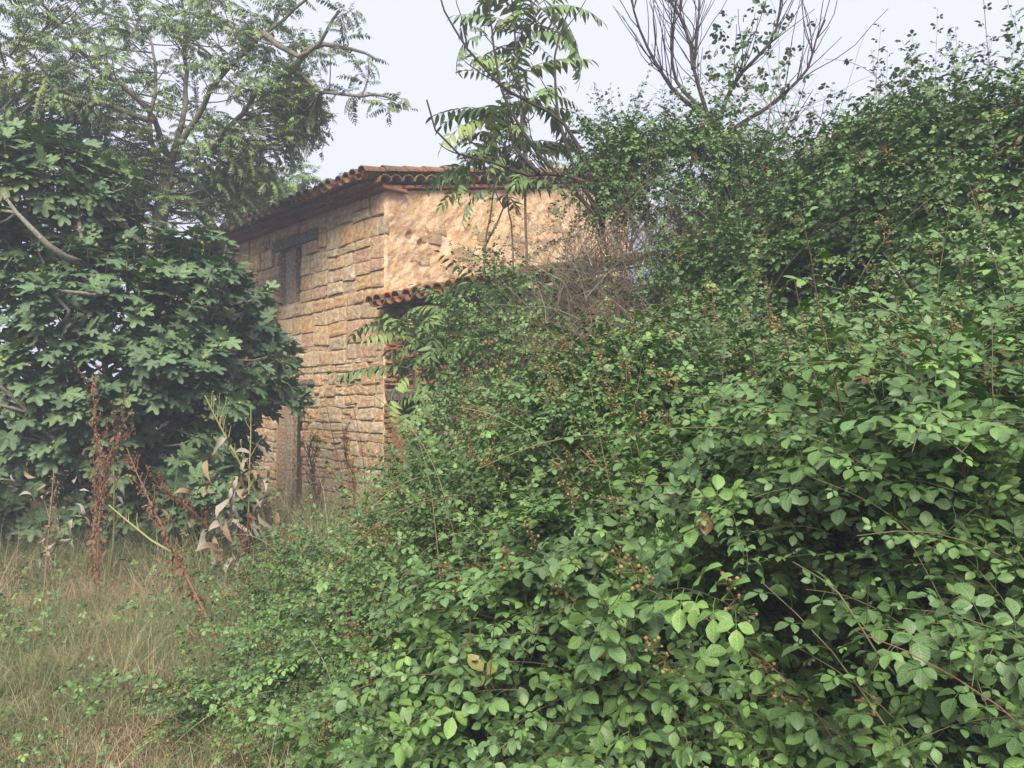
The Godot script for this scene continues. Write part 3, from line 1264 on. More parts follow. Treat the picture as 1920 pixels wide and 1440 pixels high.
func weed(o: Node3D, ctrl: Array, r0: float, r1: float, mat: Material, shoots: int, reach: Vector2, from: float, tufted := 0.0, shag := 0) -> void:
	var pts := wobble(curve(ctrl, 0.05), 0.012)
	var m := MB.new()
	m.tube(pts, r0, r1, 6)
	for i in shag:
		var p: Vector3 = pts[int(pow(rng.randf(), 1.2) * (pts.size() - 1))]
		var out := Vector3(rng.randf_range(-1, 1), rng.randf_range(-0.9, 0.3), rng.randf_range(-1, 1)).normalized()
		m.blade(p, out, Vector3.UP + rv(0.7), rng.randf_range(0.03, 0.09), rng.randf_range(0.015, 0.035), rng.randf_range(-0.4, 0.6), rng.randf_range(0.4, 2.2), LANCE)
	put(o, "stem", m.mesh(), mat, Transform3D(Basis(), -o.position))
	for i in shoots:
		var f := lerpf(from, 0.98, float(i) / maxf(shoots, 1)) * (pts.size() - 2)
		var p: Vector3 = pts[int(f)]
		var t: Vector3 = (pts[int(f) + 1] - p).normalized()
		var side := t.cross(unit()).normalized()
		var l := rng.randf_range(reach.x, reach.y)
		var q := p
		var d := (side * 0.55 + t * 0.9).normalized()
		var line := [q]
		for k in 4:
			q += d * l / 4
			d = (d + Vector3(0, 0.18, 0) + rv(0.22)).normalized()
			line.append(q)
		var b := MB.new()
		b.tube(line, r1 * 1.1, r1 * 0.35, 4)
		for k in int(tufted * l):
			var e: Vector3 = line[1 + rng.randi() % 4] + rv(0.022)
			var n := b.v(e)
			b.v(e + rv(0.014))
			b.v(e + rv(0.014) + Vector3(0, 0.012, 0))
			b.v(e + rv(0.012))
			b.tri(n, n + 1, n + 2)
			b.tri(n, n + 2, n + 3)
			b.tri(n + 1, n + 3, n + 2)
		put(o, "shoot", b.mesh(), mat, Transform3D(Basis(), -o.position))


func wither(o: Node3D, places: Array, size: Vector2, mats: Array) -> void:
	var more := places.duplicate()
	for p in places:
		more.append(p + rv(0.11))
	for p in more:
		var d := Vector3(rng.randf_range(-1, 1), rng.randf_range(-0.5, 0.5), rng.randf_range(-0.4, 1))
		put(o, "withered_leaf", M.withered[rng.randi() % M.withered.size()], mats[rng.randi() % mats.size()], Transform3D(facing(d, Vector3.UP + rv(0.6), rng.randf_range(size.x, size.y) * 0.8), p - o.position))


func hidden_ground(x: float, z: float) -> bool:
	# under the brambles or the house
	var edge := 0.0
	if z > -4.3:
		edge = lerpf(0.9, -0.75, clampf((-1.6 - z) / 2.7, 0, 1))
	else:
		edge = lerpf(-0.75, -1.55, clampf((-4.3 - z) / 1.3, 0, 1))
	if z < -6.6:
		edge = -1.3
	return x > edge


func meadow() -> void:
	rng.seed = 301
	var patches := field(55, 0.55, 3)
	var clumps := field(56, 0.6, 2)
	var kinds := [
		["grass", "dry bent straw coloured grass in front of the fig tree", "dry grass", M.dry_tufts, Color(0.5, 0.4, 0.28), Color(0.24, 0.165, 0.105), 11000, -0.02],
		["grass", "green grass growing up through the dry straw at the left", "green grass", M.green_tufts, Color(0.11, 0.175, 0.07), Color(0.27, 0.28, 0.15), 13000, 0.02]]
	for kd in kinds:
		var o := thing(kd[0], kd[1], kd[2], Vector3(-3, 0, -6), "", "stuff")
		var lists := [[], [], []]
		var cols := [PackedColorArray(), PackedColorArray(), PackedColorArray()]
		var dry: bool = kd[2] == "dry grass"
		for i in kd[6]:
			var z := -2.3 - pow(rng.randf(), 1.35) * 7.6
			var x := rng.randf_range(-0.78 * absf(z) - 0.4, 1.1)
			if hidden_ground(x, z):
				continue
			var s := patches.get_noise_2d(x * 2.2, z * 2.2) + (0.2 if z > -3.7 else (-0.3 if z < -7.2 else (0.12 if z < -6.2 else -0.22))) + rng.randf_range(-0.35, 0.35)
			if dry != (s > 0.0):
				continue
			var worn_ := z > -4.3 and x < -1.0 - 0.3 * patches.get_noise_2d(x * 3, z * 3)
			if worn_ and rng.randf() < 0.35:
				continue
			var k := rng.randi() % 3
			if worn_ and k == 1:
				k = 2
			var size := rng.randf_range(0.5, 1.2) * (1.5 if z < -7.0 else 1.0) * (1.0 + 0.5 * clumps.get_noise_2d(x * 3, z * 3)) * (0.62 if z > -6.6 else 0.8)
			lists[k].append(Transform3D(Basis(Vector3.UP, rng.randf() * TAU).scaled(Vector3.ONE * size).rotated(Vector3.RIGHT, rng.randf_range(-0.3, 0.3)).rotated(Vector3.BACK, rng.randf_range(-0.3, 0.3)), Vector3(x + 3, -0.01, z + 6)))
			cols[k].append((kd[4] as Color).lerp(kd[5], rng.randf()) * rng.randf_range(0.8, 1.15))
		for k in 3:
			if lists[k].size():
				many(o, "tufts", kd[3][k], M.grass, lists[k], cols[k])
	# low leafy weeds
	var cover := thing("ground_cover", "small green leafy weeds low among the grass", "weeds", Vector3(-2, 0, -5), "", "stuff")
	var xfs := []
	var tint := PackedColorArray()
	for i in 9000:
		var z := -2.4 - pow(rng.randf(), 1.2) * 6.6
		var x := rng.randf_range(-0.75 * absf(z), 1.0)
		if hidden_ground(x - 0.25, z):
			continue
		var near_edge := hidden_ground(x + 0.9, z)
		if patches.get_noise_2d(x * 1.6 + 40, z * 1.6) + (0.12 if near_edge else -0.1) < 0.0:
			continue
		var y := rng.randf_range(0.05, 0.3) * (1.3 if near_edge else 0.8)
		xfs.append(Transform3D(facing(rv() + Vector3(0, 0.1, 0), Vector3.UP + rv(0.5), rng.randf_range(0.3, 0.75) * (0.62 if z > -4.0 else 1.0)), Vector3(x + 2, y, z + 5)))
		tint.append((M.bramble_palette[rng.randi() % 6] as Color) * rng.randf_range(0.9, 1.25))
	many(cover, "leaves", M.bramble_leaves[0], leaf_mat(M.leaf_print, Color(0.34, 0.42, 0.14), 0.5), xfs, tint)


# ---------------------------------------------------------------- everything

func stock() -> void:
	M.leaf_print = leaf_print(7.0, 0.98)
	M.frond_print = leaf_print(11.0, 0.95)
	M.fig_print = fig_print()
	M.bramble_leaves = [bramble_leaf(3, 11), bramble_leaf(3, 12), bramble_leaf(5, 13), bramble_leaf(3, 14)]
	M.fronds = [frond(21, 0.62, 10, 0.75), frond(22, 0.5, 8, 0.35), frond(23, 0.7, 12, 1.25), frond(24, 0.6, 10, 1.6)]
	M.fig_leaves = [fig_leaf(31), fig_leaf(32), fig_leaf(33)]
	M.withered = [withered_leaf(41), withered_leaf(42), withered_leaf(43), withered_leaf(44)]
	M.berries = [berry_cluster(51, 0.5), berry_cluster(52, 0.3), berry_cluster(53, 0.7)]
	M.tiles = [tile_mesh(61), tile_mesh(62), tile_mesh(63, 0.104)]
	M.dry_tufts = [tuft(71, 30, 0.42, 0.16, 0.8, 0.0), tuft(72, 12, 0.68, 0.1, 0.34, 0.35), tuft(73, 44, 0.36, 0.22, 1.3, 0.0)]
	M.green_tufts = [tuft(74, 28, 0.4, 0.1, 0.45, 0.1), tuft(75, 16, 0.6, 0.09, 0.3, 0.5), tuft(76, 30, 0.28, 0.16, 0.7, 0.0)]
	M.bramble_palette = [Color(0.131, 0.245, 0.077), Color(0.158, 0.293, 0.095), Color(0.191, 0.340, 0.111), Color(0.111, 0.208, 0.077), Color(0.149, 0.264, 0.111), Color(0.219, 0.386, 0.103), Color(0.178, 0.328, 0.090), Color(0.260, 0.250, 0.080), Color(0.200, 0.130, 0.065)]
	M.frond_palette = [Color(0.197, 0.308, 0.110), Color(0.237, 0.365, 0.124), Color(0.169, 0.272, 0.110), Color(0.310, 0.434, 0.136), Color(0.211, 0.319, 0.150), Color(0.840, 0.616, 0.150)]
	M.fig_palette = [Color(0.130, 0.221, 0.136), Color(0.158, 0.253, 0.154), Color(0.117, 0.194, 0.125), Color(0.184, 0.286, 0.154), Color(0.198, 0.293, 0.144)]
	# barks and stems
	var bark := field(81, 0.03, 4)
	var bark_tex := picture(128, 128, func(x, y):
		var k := 0.75 + 0.35 * wrapped(bark, x * 2, y, 128.0)
		return Color(k, k, k * 0.97))
	M.bark = solid(Color(0.3, 0.265, 0.215), 0.9, bark_tex, 3.0, bark_tex, 0.6)
	M.bark_pale = solid(Color(0.42, 0.38, 0.33), 0.85, bark_tex, 4.0, bark_tex, 0.4)
	M.bark_dead = solid(Color(0.1, 0.08, 0.075), 0.9, bark_tex, 5.0, bark_tex, 0.4)
	M.sapling = solid(Color(0.25, 0.2, 0.16), 0.8, bark_tex, 5.0)
	M.cane = solid(Color(0.13, 0.12, 0.06), 0.6)
	M.cane_red = solid(Color(0.17, 0.09, 0.07), 0.6)
	M.cane_pale = solid(Color(0.21, 0.22, 0.115), 0.6)
	M.twig = solid(Color(0.19, 0.15, 0.11), 0.9)
	M.twig_grey = solid(Color(0.27, 0.245, 0.205), 0.9)
	M.painted_twig = solid(Color.WHITE)
	M.painted_twig.vertex_color_use_as_albedo = true
	M.berry = solid(Color.WHITE, 0.5)
	M.berry.vertex_color_use_as_albedo = true
	M.grass = solid(Color.WHITE, 0.75)
	M.grass.vertex_color_use_as_albedo = true
	M.grass.backlight_enabled = true
	M.grass.backlight = Color(0.3, 0.3, 0.2)
	M.rust = solid(Color(0.18, 0.1, 0.062), 0.95)
	M.rust_dark = solid(Color(0.13, 0.06, 0.038), 0.95)
	M.straw = solid(Color(0.26, 0.25, 0.1), 0.8)
	M.pale_dry = solid(Color(0.27, 0.245, 0.2), 0.9)
	M.tan_dry = solid(Color(0.24, 0.175, 0.115), 0.9)
	M.fig_fruit = solid(Color(0.26, 0.28, 0.07), 0.6)
	# stone: grain, blotches and pits
	var big := field(91, 0.022, 4)
	var small := field(92, 0.09, 3)
	var pits := field(93, 0.05, 2, FastNoiseLite.TYPE_CELLULAR)
	var stone_tex := picture(256, 256, func(x, y):
		var a := wrapped(big, x, y, 256.0)
		var b := wrapped(small, x, y, 256.0)
		var k := 0.8 + 0.14 * a + 0.12 * b
		return Color(clampf(k, 0, 1), clampf(k * (0.97 + 0.06 * a), 0, 1), clampf(k * (0.93 + 0.12 * a), 0, 1)))
	var stone_bump := picture(256, 256, func(x, y):
		var k := clampf(0.5 + 0.22 * wrapped(small, x, y, 256.0) + 0.2 * wrapped(big, x, y, 256.0) + 0.14 * wrapped(pits, x, y, 256.0), 0, 1)
		return Color(k, k, k))
	M.stones = []
	for c in [Color(0.722, 0.552, 0.352), Color(0.628, 0.492, 0.328), Color(0.730, 0.612, 0.424), Color(0.675, 0.505, 0.315), Color(0.605, 0.516, 0.388), Color(0.730, 0.527, 0.364), Color(0.698, 0.565, 0.388), Color(0.698, 0.492, 0.267), Color(0.639, 0.444, 0.328), Color(0.730, 0.620, 0.485)]:
		M.stones.append(solid(c, 0.92, stone_tex, 1.6, stone_bump, 1.2))
	M.red_stones = []
	for c in [Color(0.46, 0.25, 0.15), Color(0.42, 0.22, 0.13), Color(0.48, 0.29, 0.18), Color(0.4, 0.23, 0.15), Color(0.5, 0.3, 0.17)]:
		M.red_stones.append(solid(c, 0.92, stone_tex, 1.8, stone_bump, 1.2))
	M.gable_stones = []
	for c in [Color(0.6, 0.42, 0.25), Color(0.64, 0.44, 0.26), Color(0.58, 0.43, 0.29), Color(0.66, 0.5, 0.34)]:
		M.gable_stones.append(solid(c, 0.92, stone_tex, 1.8, stone_bump, 1.5))
	M.mortar = solid(Color(0.6, 0.47, 0.33), 0.95, stone_tex, 3.0, stone_bump, 1.0)
	M.mortar_red = solid(Color(0.42, 0.25, 0.16), 0.95, stone_tex, 3.0, stone_bump, 1.0)
	var worn := field(94, 0.018, 5)
	var plaster_tex := picture(384, 384, func(x, y):
		var a := wrapped(worn, x, y, 384.0)
		var b := wrapped(small, x * 2, y * 2, 384.0)
		var d := wrapped(pits, x * 2, y * 2, 384.0)
		var c := Color(0.96, 0.85, 0.73).lerp(Color(0.84, 0.68, 0.5), clampf(0.45 + a * 1.1, 0, 1)).lerp(Color(0.98, 0.9, 0.8), clampf(b * 0.8, 0, 1))
		return c.lerp(Color(0.6, 0.45, 0.34), clampf(-b * 0.7 - d * 0.5 - 0.2, 0, 0.55)))
	M.plaster = solid(Color(0.72, 0.7, 0.67), 0.95, plaster_tex, 0.75, stone_bump, 1.6)
	# wood
	var grain := field(95, 0.05, 4)
	var wood_tex := picture(256, 64, func(x, y):
		var k := 0.72 + 0.3 * wrapped(grain, x * 0.25, y, 64.0) 
		return Color(k, k * 0.98, k * 0.95))
	M.wood_grey = solid(Color(0.27, 0.23, 0.19), 0.9, wood_tex, 1.2, wood_tex, 1.0)
	M.wood_tan = solid(Color(0.5, 0.41, 0.31), 0.9, wood_tex, 1.4, wood_tex, 0.8)
	M.wood_pale = solid(Color(0.56, 0.5, 0.43), 0.9, wood_tex, 1.2, wood_tex, 1.0)
	M.wood_brown = solid(Color(0.3, 0.225, 0.155), 0.9, wood_tex, 1.4, wood_tex, 0.8)
	M.wood_dark = solid(Color(0.3, 0.22, 0.16), 0.95, wood_tex, 1.4, wood_tex, 0.8)
	# clay
	var lichen := field(96, 0.03, 4)
	var tile_tex := picture(256, 256, func(x, y):
		var a := wrapped(lichen, x, y, 256.0)
		var b := wrapped(small, x, y, 256.0)
		var c := Color(0.92, 0.78, 0.68).lerp(Color(0.8, 0.8, 0.68), clampf(a * 2.2, 0, 1))
		return c.lerp(Color(0.42, 0.38, 0.34), clampf(-a * 1.6 - b * 0.8 - 0.1, 0, 0.85)))
	M.roof_tints = []
	for c in [Color(0.33, 0.235, 0.165), Color(0.32, 0.26, 0.185), Color(0.27, 0.23, 0.19), Color(0.37, 0.265, 0.175), Color(0.23, 0.19, 0.16)]:
		M.roof_tints.append(solid(c, 0.92, tile_tex, 2.4, stone_bump, 0.5))
	M.new_tints = []
	for c in [Color(0.44, 0.2, 0.115), Color(0.4, 0.21, 0.13), Color(0.32, 0.2, 0.14), Color(0.24, 0.185, 0.145), Color(0.2, 0.16, 0.135)]:
		M.new_tints.append(solid(c, 0.92, tile_tex, 2.4, stone_bump, 0.5))
	M.tile_many = solid(Color.WHITE, 0.92, tile_tex, 2.4)
	M.tile_many.vertex_color_use_as_albedo = true
	M.bricks = []
	for c in [Color(0.42, 0.19, 0.11), Color(0.36, 0.16, 0.1), Color(0.46, 0.24, 0.14)]:
		M.bricks.append(solid(c, 0.92, stone_tex, 3.0, stone_bump, 0.5))
	for m in M.stones + M.red_stones + [M.mortar, M.mortar_red, M.plaster, M.wood_grey, M.wood_tan, M.wood_brown]:
		m.uv1_world_triplanar = false
	var soil := field(97, 0.02, 5)
	var soil_tex := picture(256, 256, func(x, y):
		var a := wrapped(soil, x, y, 256.0)
		var b := wrapped(small, x, y, 256.0)
		return Color(0.7, 0.58, 0.42).lerp(Color(0.45, 0.42, 0.26), clampf(0.5 + a * 1.8, 0, 1)).darkened(clampf(0.15 + b * 0.4, 0, 0.5)))
	M.soil = solid(Color(0.3, 0.25, 0.2), 1.0, soil_tex, 0.8, stone_bump, 2.0)


func brambles() -> void:
	var near := thing("bramble_thicket", "near broad leaved green bramble thicket filling the lower right corner", "bramble", Vector3(1.3, 0, -2.4))
	rng.seed = 501
	bramble(near, [
		[Vector3(1.45, 0.55, -2.75), Vector3(1.3, 1.2, 1.15)], [Vector3(0.42, 0.35, -2.95), Vector3(0.85, 0.92, 0.85)],
		[Vector3(1.4, 0.4, -1.85), Vector3(0.72, 0.85, 0.55)], [Vector3(2.5, 0.8, -3.3), Vector3(1.3, 1.15, 1.2)]],
		2000, 4200, 0.74, {"arches": 26, "berries": 200, "canes": 110, "young": 0.16, "rough": 0.26, "upright": 0.04, "fruit": 0.1,
		"hollows": [[Vector3(0.62, 1.03, -2.05), 0.34], [Vector3(0.75, 0.95, -2.10), 0.26], [Vector3(1.05, 0.95, -1.75), 0.2], [Vector3(0.32, 0.57, -2.50), 0.24], [Vector3(1.22, 1.57, -2.60), 0.24]],
		"extra": [[Vector3(-0.13, 1.40, -2.90), Vector3(0.08, 1.49, -2.85), Vector3(0.29, 1.53, -2.85), Vector3(0.51, 1.50, -2.95), Vector3(0.79, 1.39, -3.10), Vector3(1.04, 1.19, -3.30)], [Vector3(1.34, 1.21, -2.20), Vector3(1.15, 1.41, -1.95), Vector3(1.09, 1.53, -1.90), Vector3(1.09, 1.62, -1.95)], [Vector3(1.01, 0.90, -1.90), Vector3(0.75, 1.12, -1.60), Vector3(0.68, 1.24, -1.62), Vector3(0.65, 1.27, -1.80)], [Vector3(0.79, 1.39, -3.10), Vector3(0.52, 1.37, -2.60), Vector3(0.33, 1.41, -2.50), Vector3(0.23, 1.49, -2.60)]]})
	rng.seed = 502
	var mid := thing("bramble_thicket", "high bramble mound with brown berries before the lean annex, centre of the picture", "bramble", Vector3(0.5, 0, -4.2))
	bramble(mid, [[Vector3(0.62, 0.58, -4.0), Vector3(1.05, 1.24, 1.0)], [Vector3(0.05, 0.55, -5.2), Vector3(0.85, 1.02, 1.0)], [Vector3(1.7, 0.8, -4.6), Vector3(1.2, 1.15, 1.0)]],
		2100, 3600, 0.6, {"arches": 34, "berries": 290, "canes": 130, "young": 0.1, "rough": 0.25, "upright": 0.06, "fruit": 0.16,
		"hollows": [[Vector3(1.57, 2.16, -3.90), 0.4], [Vector3(1.07, 2.25, -4.30), 0.25], [Vector3(-0.21, 2.07, -5.00), 0.22]]})
	rng.seed = 503
	var low := thing("bramble_thicket", "low small leaved bramble carpet spreading left across the dry grass", "bramble", Vector3(-0.9, 0, -4.8))
	bramble(low, [[Vector3(-1.05, 0.12, -5.6), Vector3(0.72, 0.58, 0.9)], [Vector3(-0.5, 0.1, -4.4), Vector3(0.72, 0.6, 0.85)], [Vector3(-0.12, 0.12, -3.45), Vector3(0.58, 0.5, 0.6)], [Vector3(-0.6, 0.35, -6.5), Vector3(0.55, 0.6, 0.6)], [Vector3(-0.6, 0.02, -3.5), Vector3(0.5, 0.22, 0.5)], [Vector3(-1.15, 0.02, -4.2), Vector3(0.5, 0.2, 0.6)]],
		1500, 3000, 0.46, {"arches": 24, "berries": 170, "canes": 100, "young": 0.2, "rough": 0.3, "upright": 0.06, "fruit": 0.1})
	rng.seed = 504
	var tall := thing("bramble_hedge", "tall hazy bramble hedge rising to the sky at the right edge", "bramble", Vector3(3, 0, -5.5))
	bramble(tall, [[Vector3(3.3, 2.0, -5.3), Vector3(1.3, 1.65, 1.1)], [Vector3(2.3, 1.5, -5.7), Vector3(1.2, 1.35, 0.9)], [Vector3(4.3, 2.0, -5.0), Vector3(1.3, 1.6, 1.1)], [Vector3(2.2, 0.7, -5.2), Vector3(1.2, 0.9, 0.8)], [Vector3(2.2, 2.3, -6.2), Vector3(0.95, 0.72, 0.6)], [Vector3(3.9, 2.75, -5.6), Vector3(1.4, 0.95, 1.0)], [Vector3(2.95, 3.40, -5.80), Vector3(0.65, 0.45, 0.6)], [Vector3(2.63, 3.17, -6.00), Vector3(0.6, 0.4, 0.5)], [Vector3(3.8, 1.9, -7.0), Vector3(2.3, 1.9, 0.7)], [Vector3(2.3, 1.3, -7.1), Vector3(1.2, 1.3, 0.5)], [Vector3(4.6, 1.6, -6.3), Vector3(1.8, 1.8, 0.8)]],
		4200, 15000, 0.76, {"arches": 30, "berries": 220, "canes": 90, "young": 0.06, "rough": 0.24, "upright": 0.14, "fruit": 0.14, "deep": 1.5,
		"hollows": [[Vector3(2.08, 2.49, -5.00), 0.34], [Vector3(1.70, 2.60, -5.20), 0.35], [Vector3(2.41, 2.17, -4.70), 0.3]]})
	rng.seed = 505
	var climb := thing("climbing_bramble", "leafy bramble climbing over the foot of the bare dead tree", "bramble", Vector3(1.4, 0, -7.0))
	bramble(climb, [[Vector3(1.5, 3.65, -7.0), Vector3(0.65, 0.45, 0.5)], [Vector3(1.02, 3.75, -7.0), Vector3(0.3, 0.45, 0.35)], [Vector3(2.15, 3.25, -7.0), Vector3(0.5, 0.35, 0.45)]],
		700, 1500, 0.62, {"berries": 25, "canes": 20, "young": 0.05, "rough": 0.35, "upright": 0.15, "fruit": 0.08})
	rng.seed = 506
	var twigs := thing("twig_tangle", "brown tangle of dry leafless stems between annex and bramble hedge", "dead brambles", Vector3(0.8, 0, -6.8))
	tangle(twigs, [[Vector3(1.15, 1.6, -6.7), Vector3(0.95, 1.35, 0.6)], [Vector3(0.5, 1.7, -7.0), Vector3(0.6, 1.25, 0.6)], [Vector3(1.75, 1.7, -6.4), Vector3(0.8, 1.0, 0.5)], [Vector3(0.8, 2.3, -6.8), Vector3(0.8, 0.75, 0.5)], [Vector3(1.9, 2.4, -6.6), Vector3(0.7, 0.7, 0.5)], [Vector3(1.2, 2.75, -6.7), Vector3(0.85, 0.6, 0.4)], [Vector3(1.2, 2.75, -6.7), Vector3(0.8, 0.5, 0.3)]], 2300, 240, 1.0)
	bramble(twigs, [[Vector3(1.1, 1.3, -6.7), Vector3(0.7, 0.9, 0.4)], [Vector3(0.2, 1.35, -7.0), Vector3(0.7, 1.2, 0.5)], [Vector3(0.13, 2.61, -7.30), Vector3(0.5, 0.4, 0.35)], [Vector3(-0.30, 2.22, -7.20), Vector3(0.4, 0.4, 0.35)]], 380, 500, 0.62, {"berries": 12, "canes": 10, "young": 0.05, "upright": 0.2})


func fig_tree() -> void:
	rng.seed = 601
	var o := thing("fig_tree", "spreading dark fig tree with big lobed leaves covering the house end", "fig tree", Vector3(-3.9, 0, -8.3))
	var hub := Vector3(-3.9, 0.4, -8.3)
	var lines := []
	lines.append(limb(o, "trunk", [Vector3(-3.9, -0.05, -8.3), hub + Vector3(-0.05, 0.5, 0), Vector3(-3.91, 2.84, -8.40)], 0.13, 0.08, M.bark_pale))
	for path in [
		[hub, Vector3(-4.43, 2.47, -8.20), Vector3(-4.31, 3.08, -7.80), Vector3(-4.35, 3.71, -7.70), Vector3(-4.25, 4.21, -7.90)],
		[hub, Vector3(-4.35, 2.03, -7.40), Vector3(-4.03, 2.54, -7.00), Vector3(-4.17, 2.72, -6.90)],
		[hub, Vector3(-3.84, 2.38, -8.40), Vector3(-3.38, 2.73, -8.40), Vector3(-2.79, 2.81, -8.20)],
		[Vector3(-4.00, 2.87, -8.60), Vector3(-3.92, 3.29, -8.30), Vector3(-4.12, 3.59, -8.10), Vector3(-4.11, 4.04, -7.90)],
		[Vector3(-4.00, 2.87, -8.60), Vector3(-3.63, 3.18, -8.30), Vector3(-3.35, 3.53, -8.60)],
		[hub, Vector3(-4.51, 1.67, -7.10), Vector3(-4.70, 1.95, -6.80)],
		[Vector3(-4.31, 3.08, -7.80), Vector3(-4.32, 3.11, -7.40), Vector3(-4.51, 3.32, -7.20), Vector3(-4.77, 3.58, -7.20)],
		[Vector3(-4.31, 3.08, -7.80), Vector3(-3.85, 2.76, -7.30), Vector3(-4.07, 2.70, -6.90)]]:
		lines.append(limb(o, "limb", path, 0.05, 0.014, M.bark_pale, 0.05))
	var ells := [[Vector3(-4.42, 2.25, -8.30), Vector3(1.7, 1.2, 1.2)], [Vector3(-3.56, 2.13, -9.20), Vector3(0.8, 1.15, 0.9)], [Vector3(-4.97, 1.56, -8.00), Vector3(1.6, 1.1, 0.9)], [Vector3(-3.94, 2.72, -8.80), Vector3(0.85, 0.75, 0.8)], [Vector3(-4.27, 1.15, -8.60), Vector3(1.3, 0.75, 0.6)], [Vector3(-5.77, 1.22, -8.20), Vector3(1.0, 0.85, 0.7)], [Vector3(-5.91, 2.52, -8.70), Vector3(1.3, 1.2, 0.8)], [Vector3(-5.17, 2.05, -8.90), Vector3(1.3, 1.2, 0.6)], [Vector3(-3.12, 0.67, -7.70), Vector3(0.55, 0.28, 0.3)], [Vector3(-4.95, 0.63, -8.00), Vector3(1.3, 0.4, 0.4)]]
	var loose := [[Vector3(-5.08, 3.85, -8.00), Vector3(0.95, 0.62, 0.8)], [Vector3(-4.68, 3.58, -8.30), Vector3(0.6, 0.45, 0.6)], [Vector3(-5.71, 3.62, -8.20), Vector3(0.9, 0.9, 0.7)]]
	var all := Leaves.new()
	var twigs := MB.new()
	for pass_ in 2:
		var e: Array = [ells, loose][pass_]
		var made := 0
		var tries := 0
		while made < [840, 210][pass_] and tries < 5000:
			tries += 1
			var s := skin(e, 0.34)
			if s.is_empty():
				continue
			made += 1
			var p: Vector3 = s[0]
			var n: Vector3 = s[1]
			var d := (n * 0.9 + Vector3(0, 0.3, 0) + rv(0.25)).normalized()
			var from := p - d * rng.randf_range(0.25, 0.6)
			twigs.tube(curve([from, from.lerp(p, 0.5) + Vector3(0, -0.04, 0), p], 0.1), 0.012, 0.007, 4)
			if rng.randf() < 0.35:
				var root := nearest(lines, from)
				if root.distance_to(from) < 1.2:
					twigs.tube(curve([root, root.lerp(from, 0.5) + rv(0.08), from], 0.12), 0.018, 0.011, 4)
			var count := 7 + rng.randi() % 3
			var x := d.cross(Vector3(0.3, 1, 0.1)).normalized()
			var y := d.cross(x)
			for i in count:
				var a := i * 2.4 + made
				var open := rng.randf_range(0.5, 1.5)
				var dir := (d * cos(open) + (x * cos(a) + y * sin(a)) * sin(open) + Vector3(0, -0.3, 0)).normalized()
				var up := d * 0.55 + Vector3.UP * 0.7 + rv(0.3)
				var tone := rng.randi() % 4
				if rng.randf() < [0.06, 0.5][pass_]:
					tone = 4
				all.add(Transform3D(facing(dir, up, rng.randf_range(0.08, 0.16)), p - d * 0.03 * i), rng.randi() % 3, tone)
			if made % 9 == 0:
				var f := MB.new()
				for k in 3:
					ball(f, rv(0.035), 0.017, 6)
				put(o, "figs", f.mesh(), M.fig_fruit, Transform3D(Basis(), p + d * 0.02 - o.position))
	for i in 1800:
		var s := inside(ells)
		if s[0].y > 0.5:
			all.add(Transform3D(facing(rv() + s[1] * 0.5, Vector3.UP * 0.6 + s[1] * 0.4 + rv(0.6), rng.randf_range(0.12, 0.18)), s[0]), rng.randi() % 3, rng.randi() % 4)
	put(o, "twigs", twigs.mesh(), M.bark_pale, Transform3D(Basis(), -o.position)).set_meta("kind", "stuff")
	hang(o, "leaf", all, M.fig_leaves, M.fig_palette, M.fig_print, Color(0.42, 0.52, 0.2), 0.55, 290)


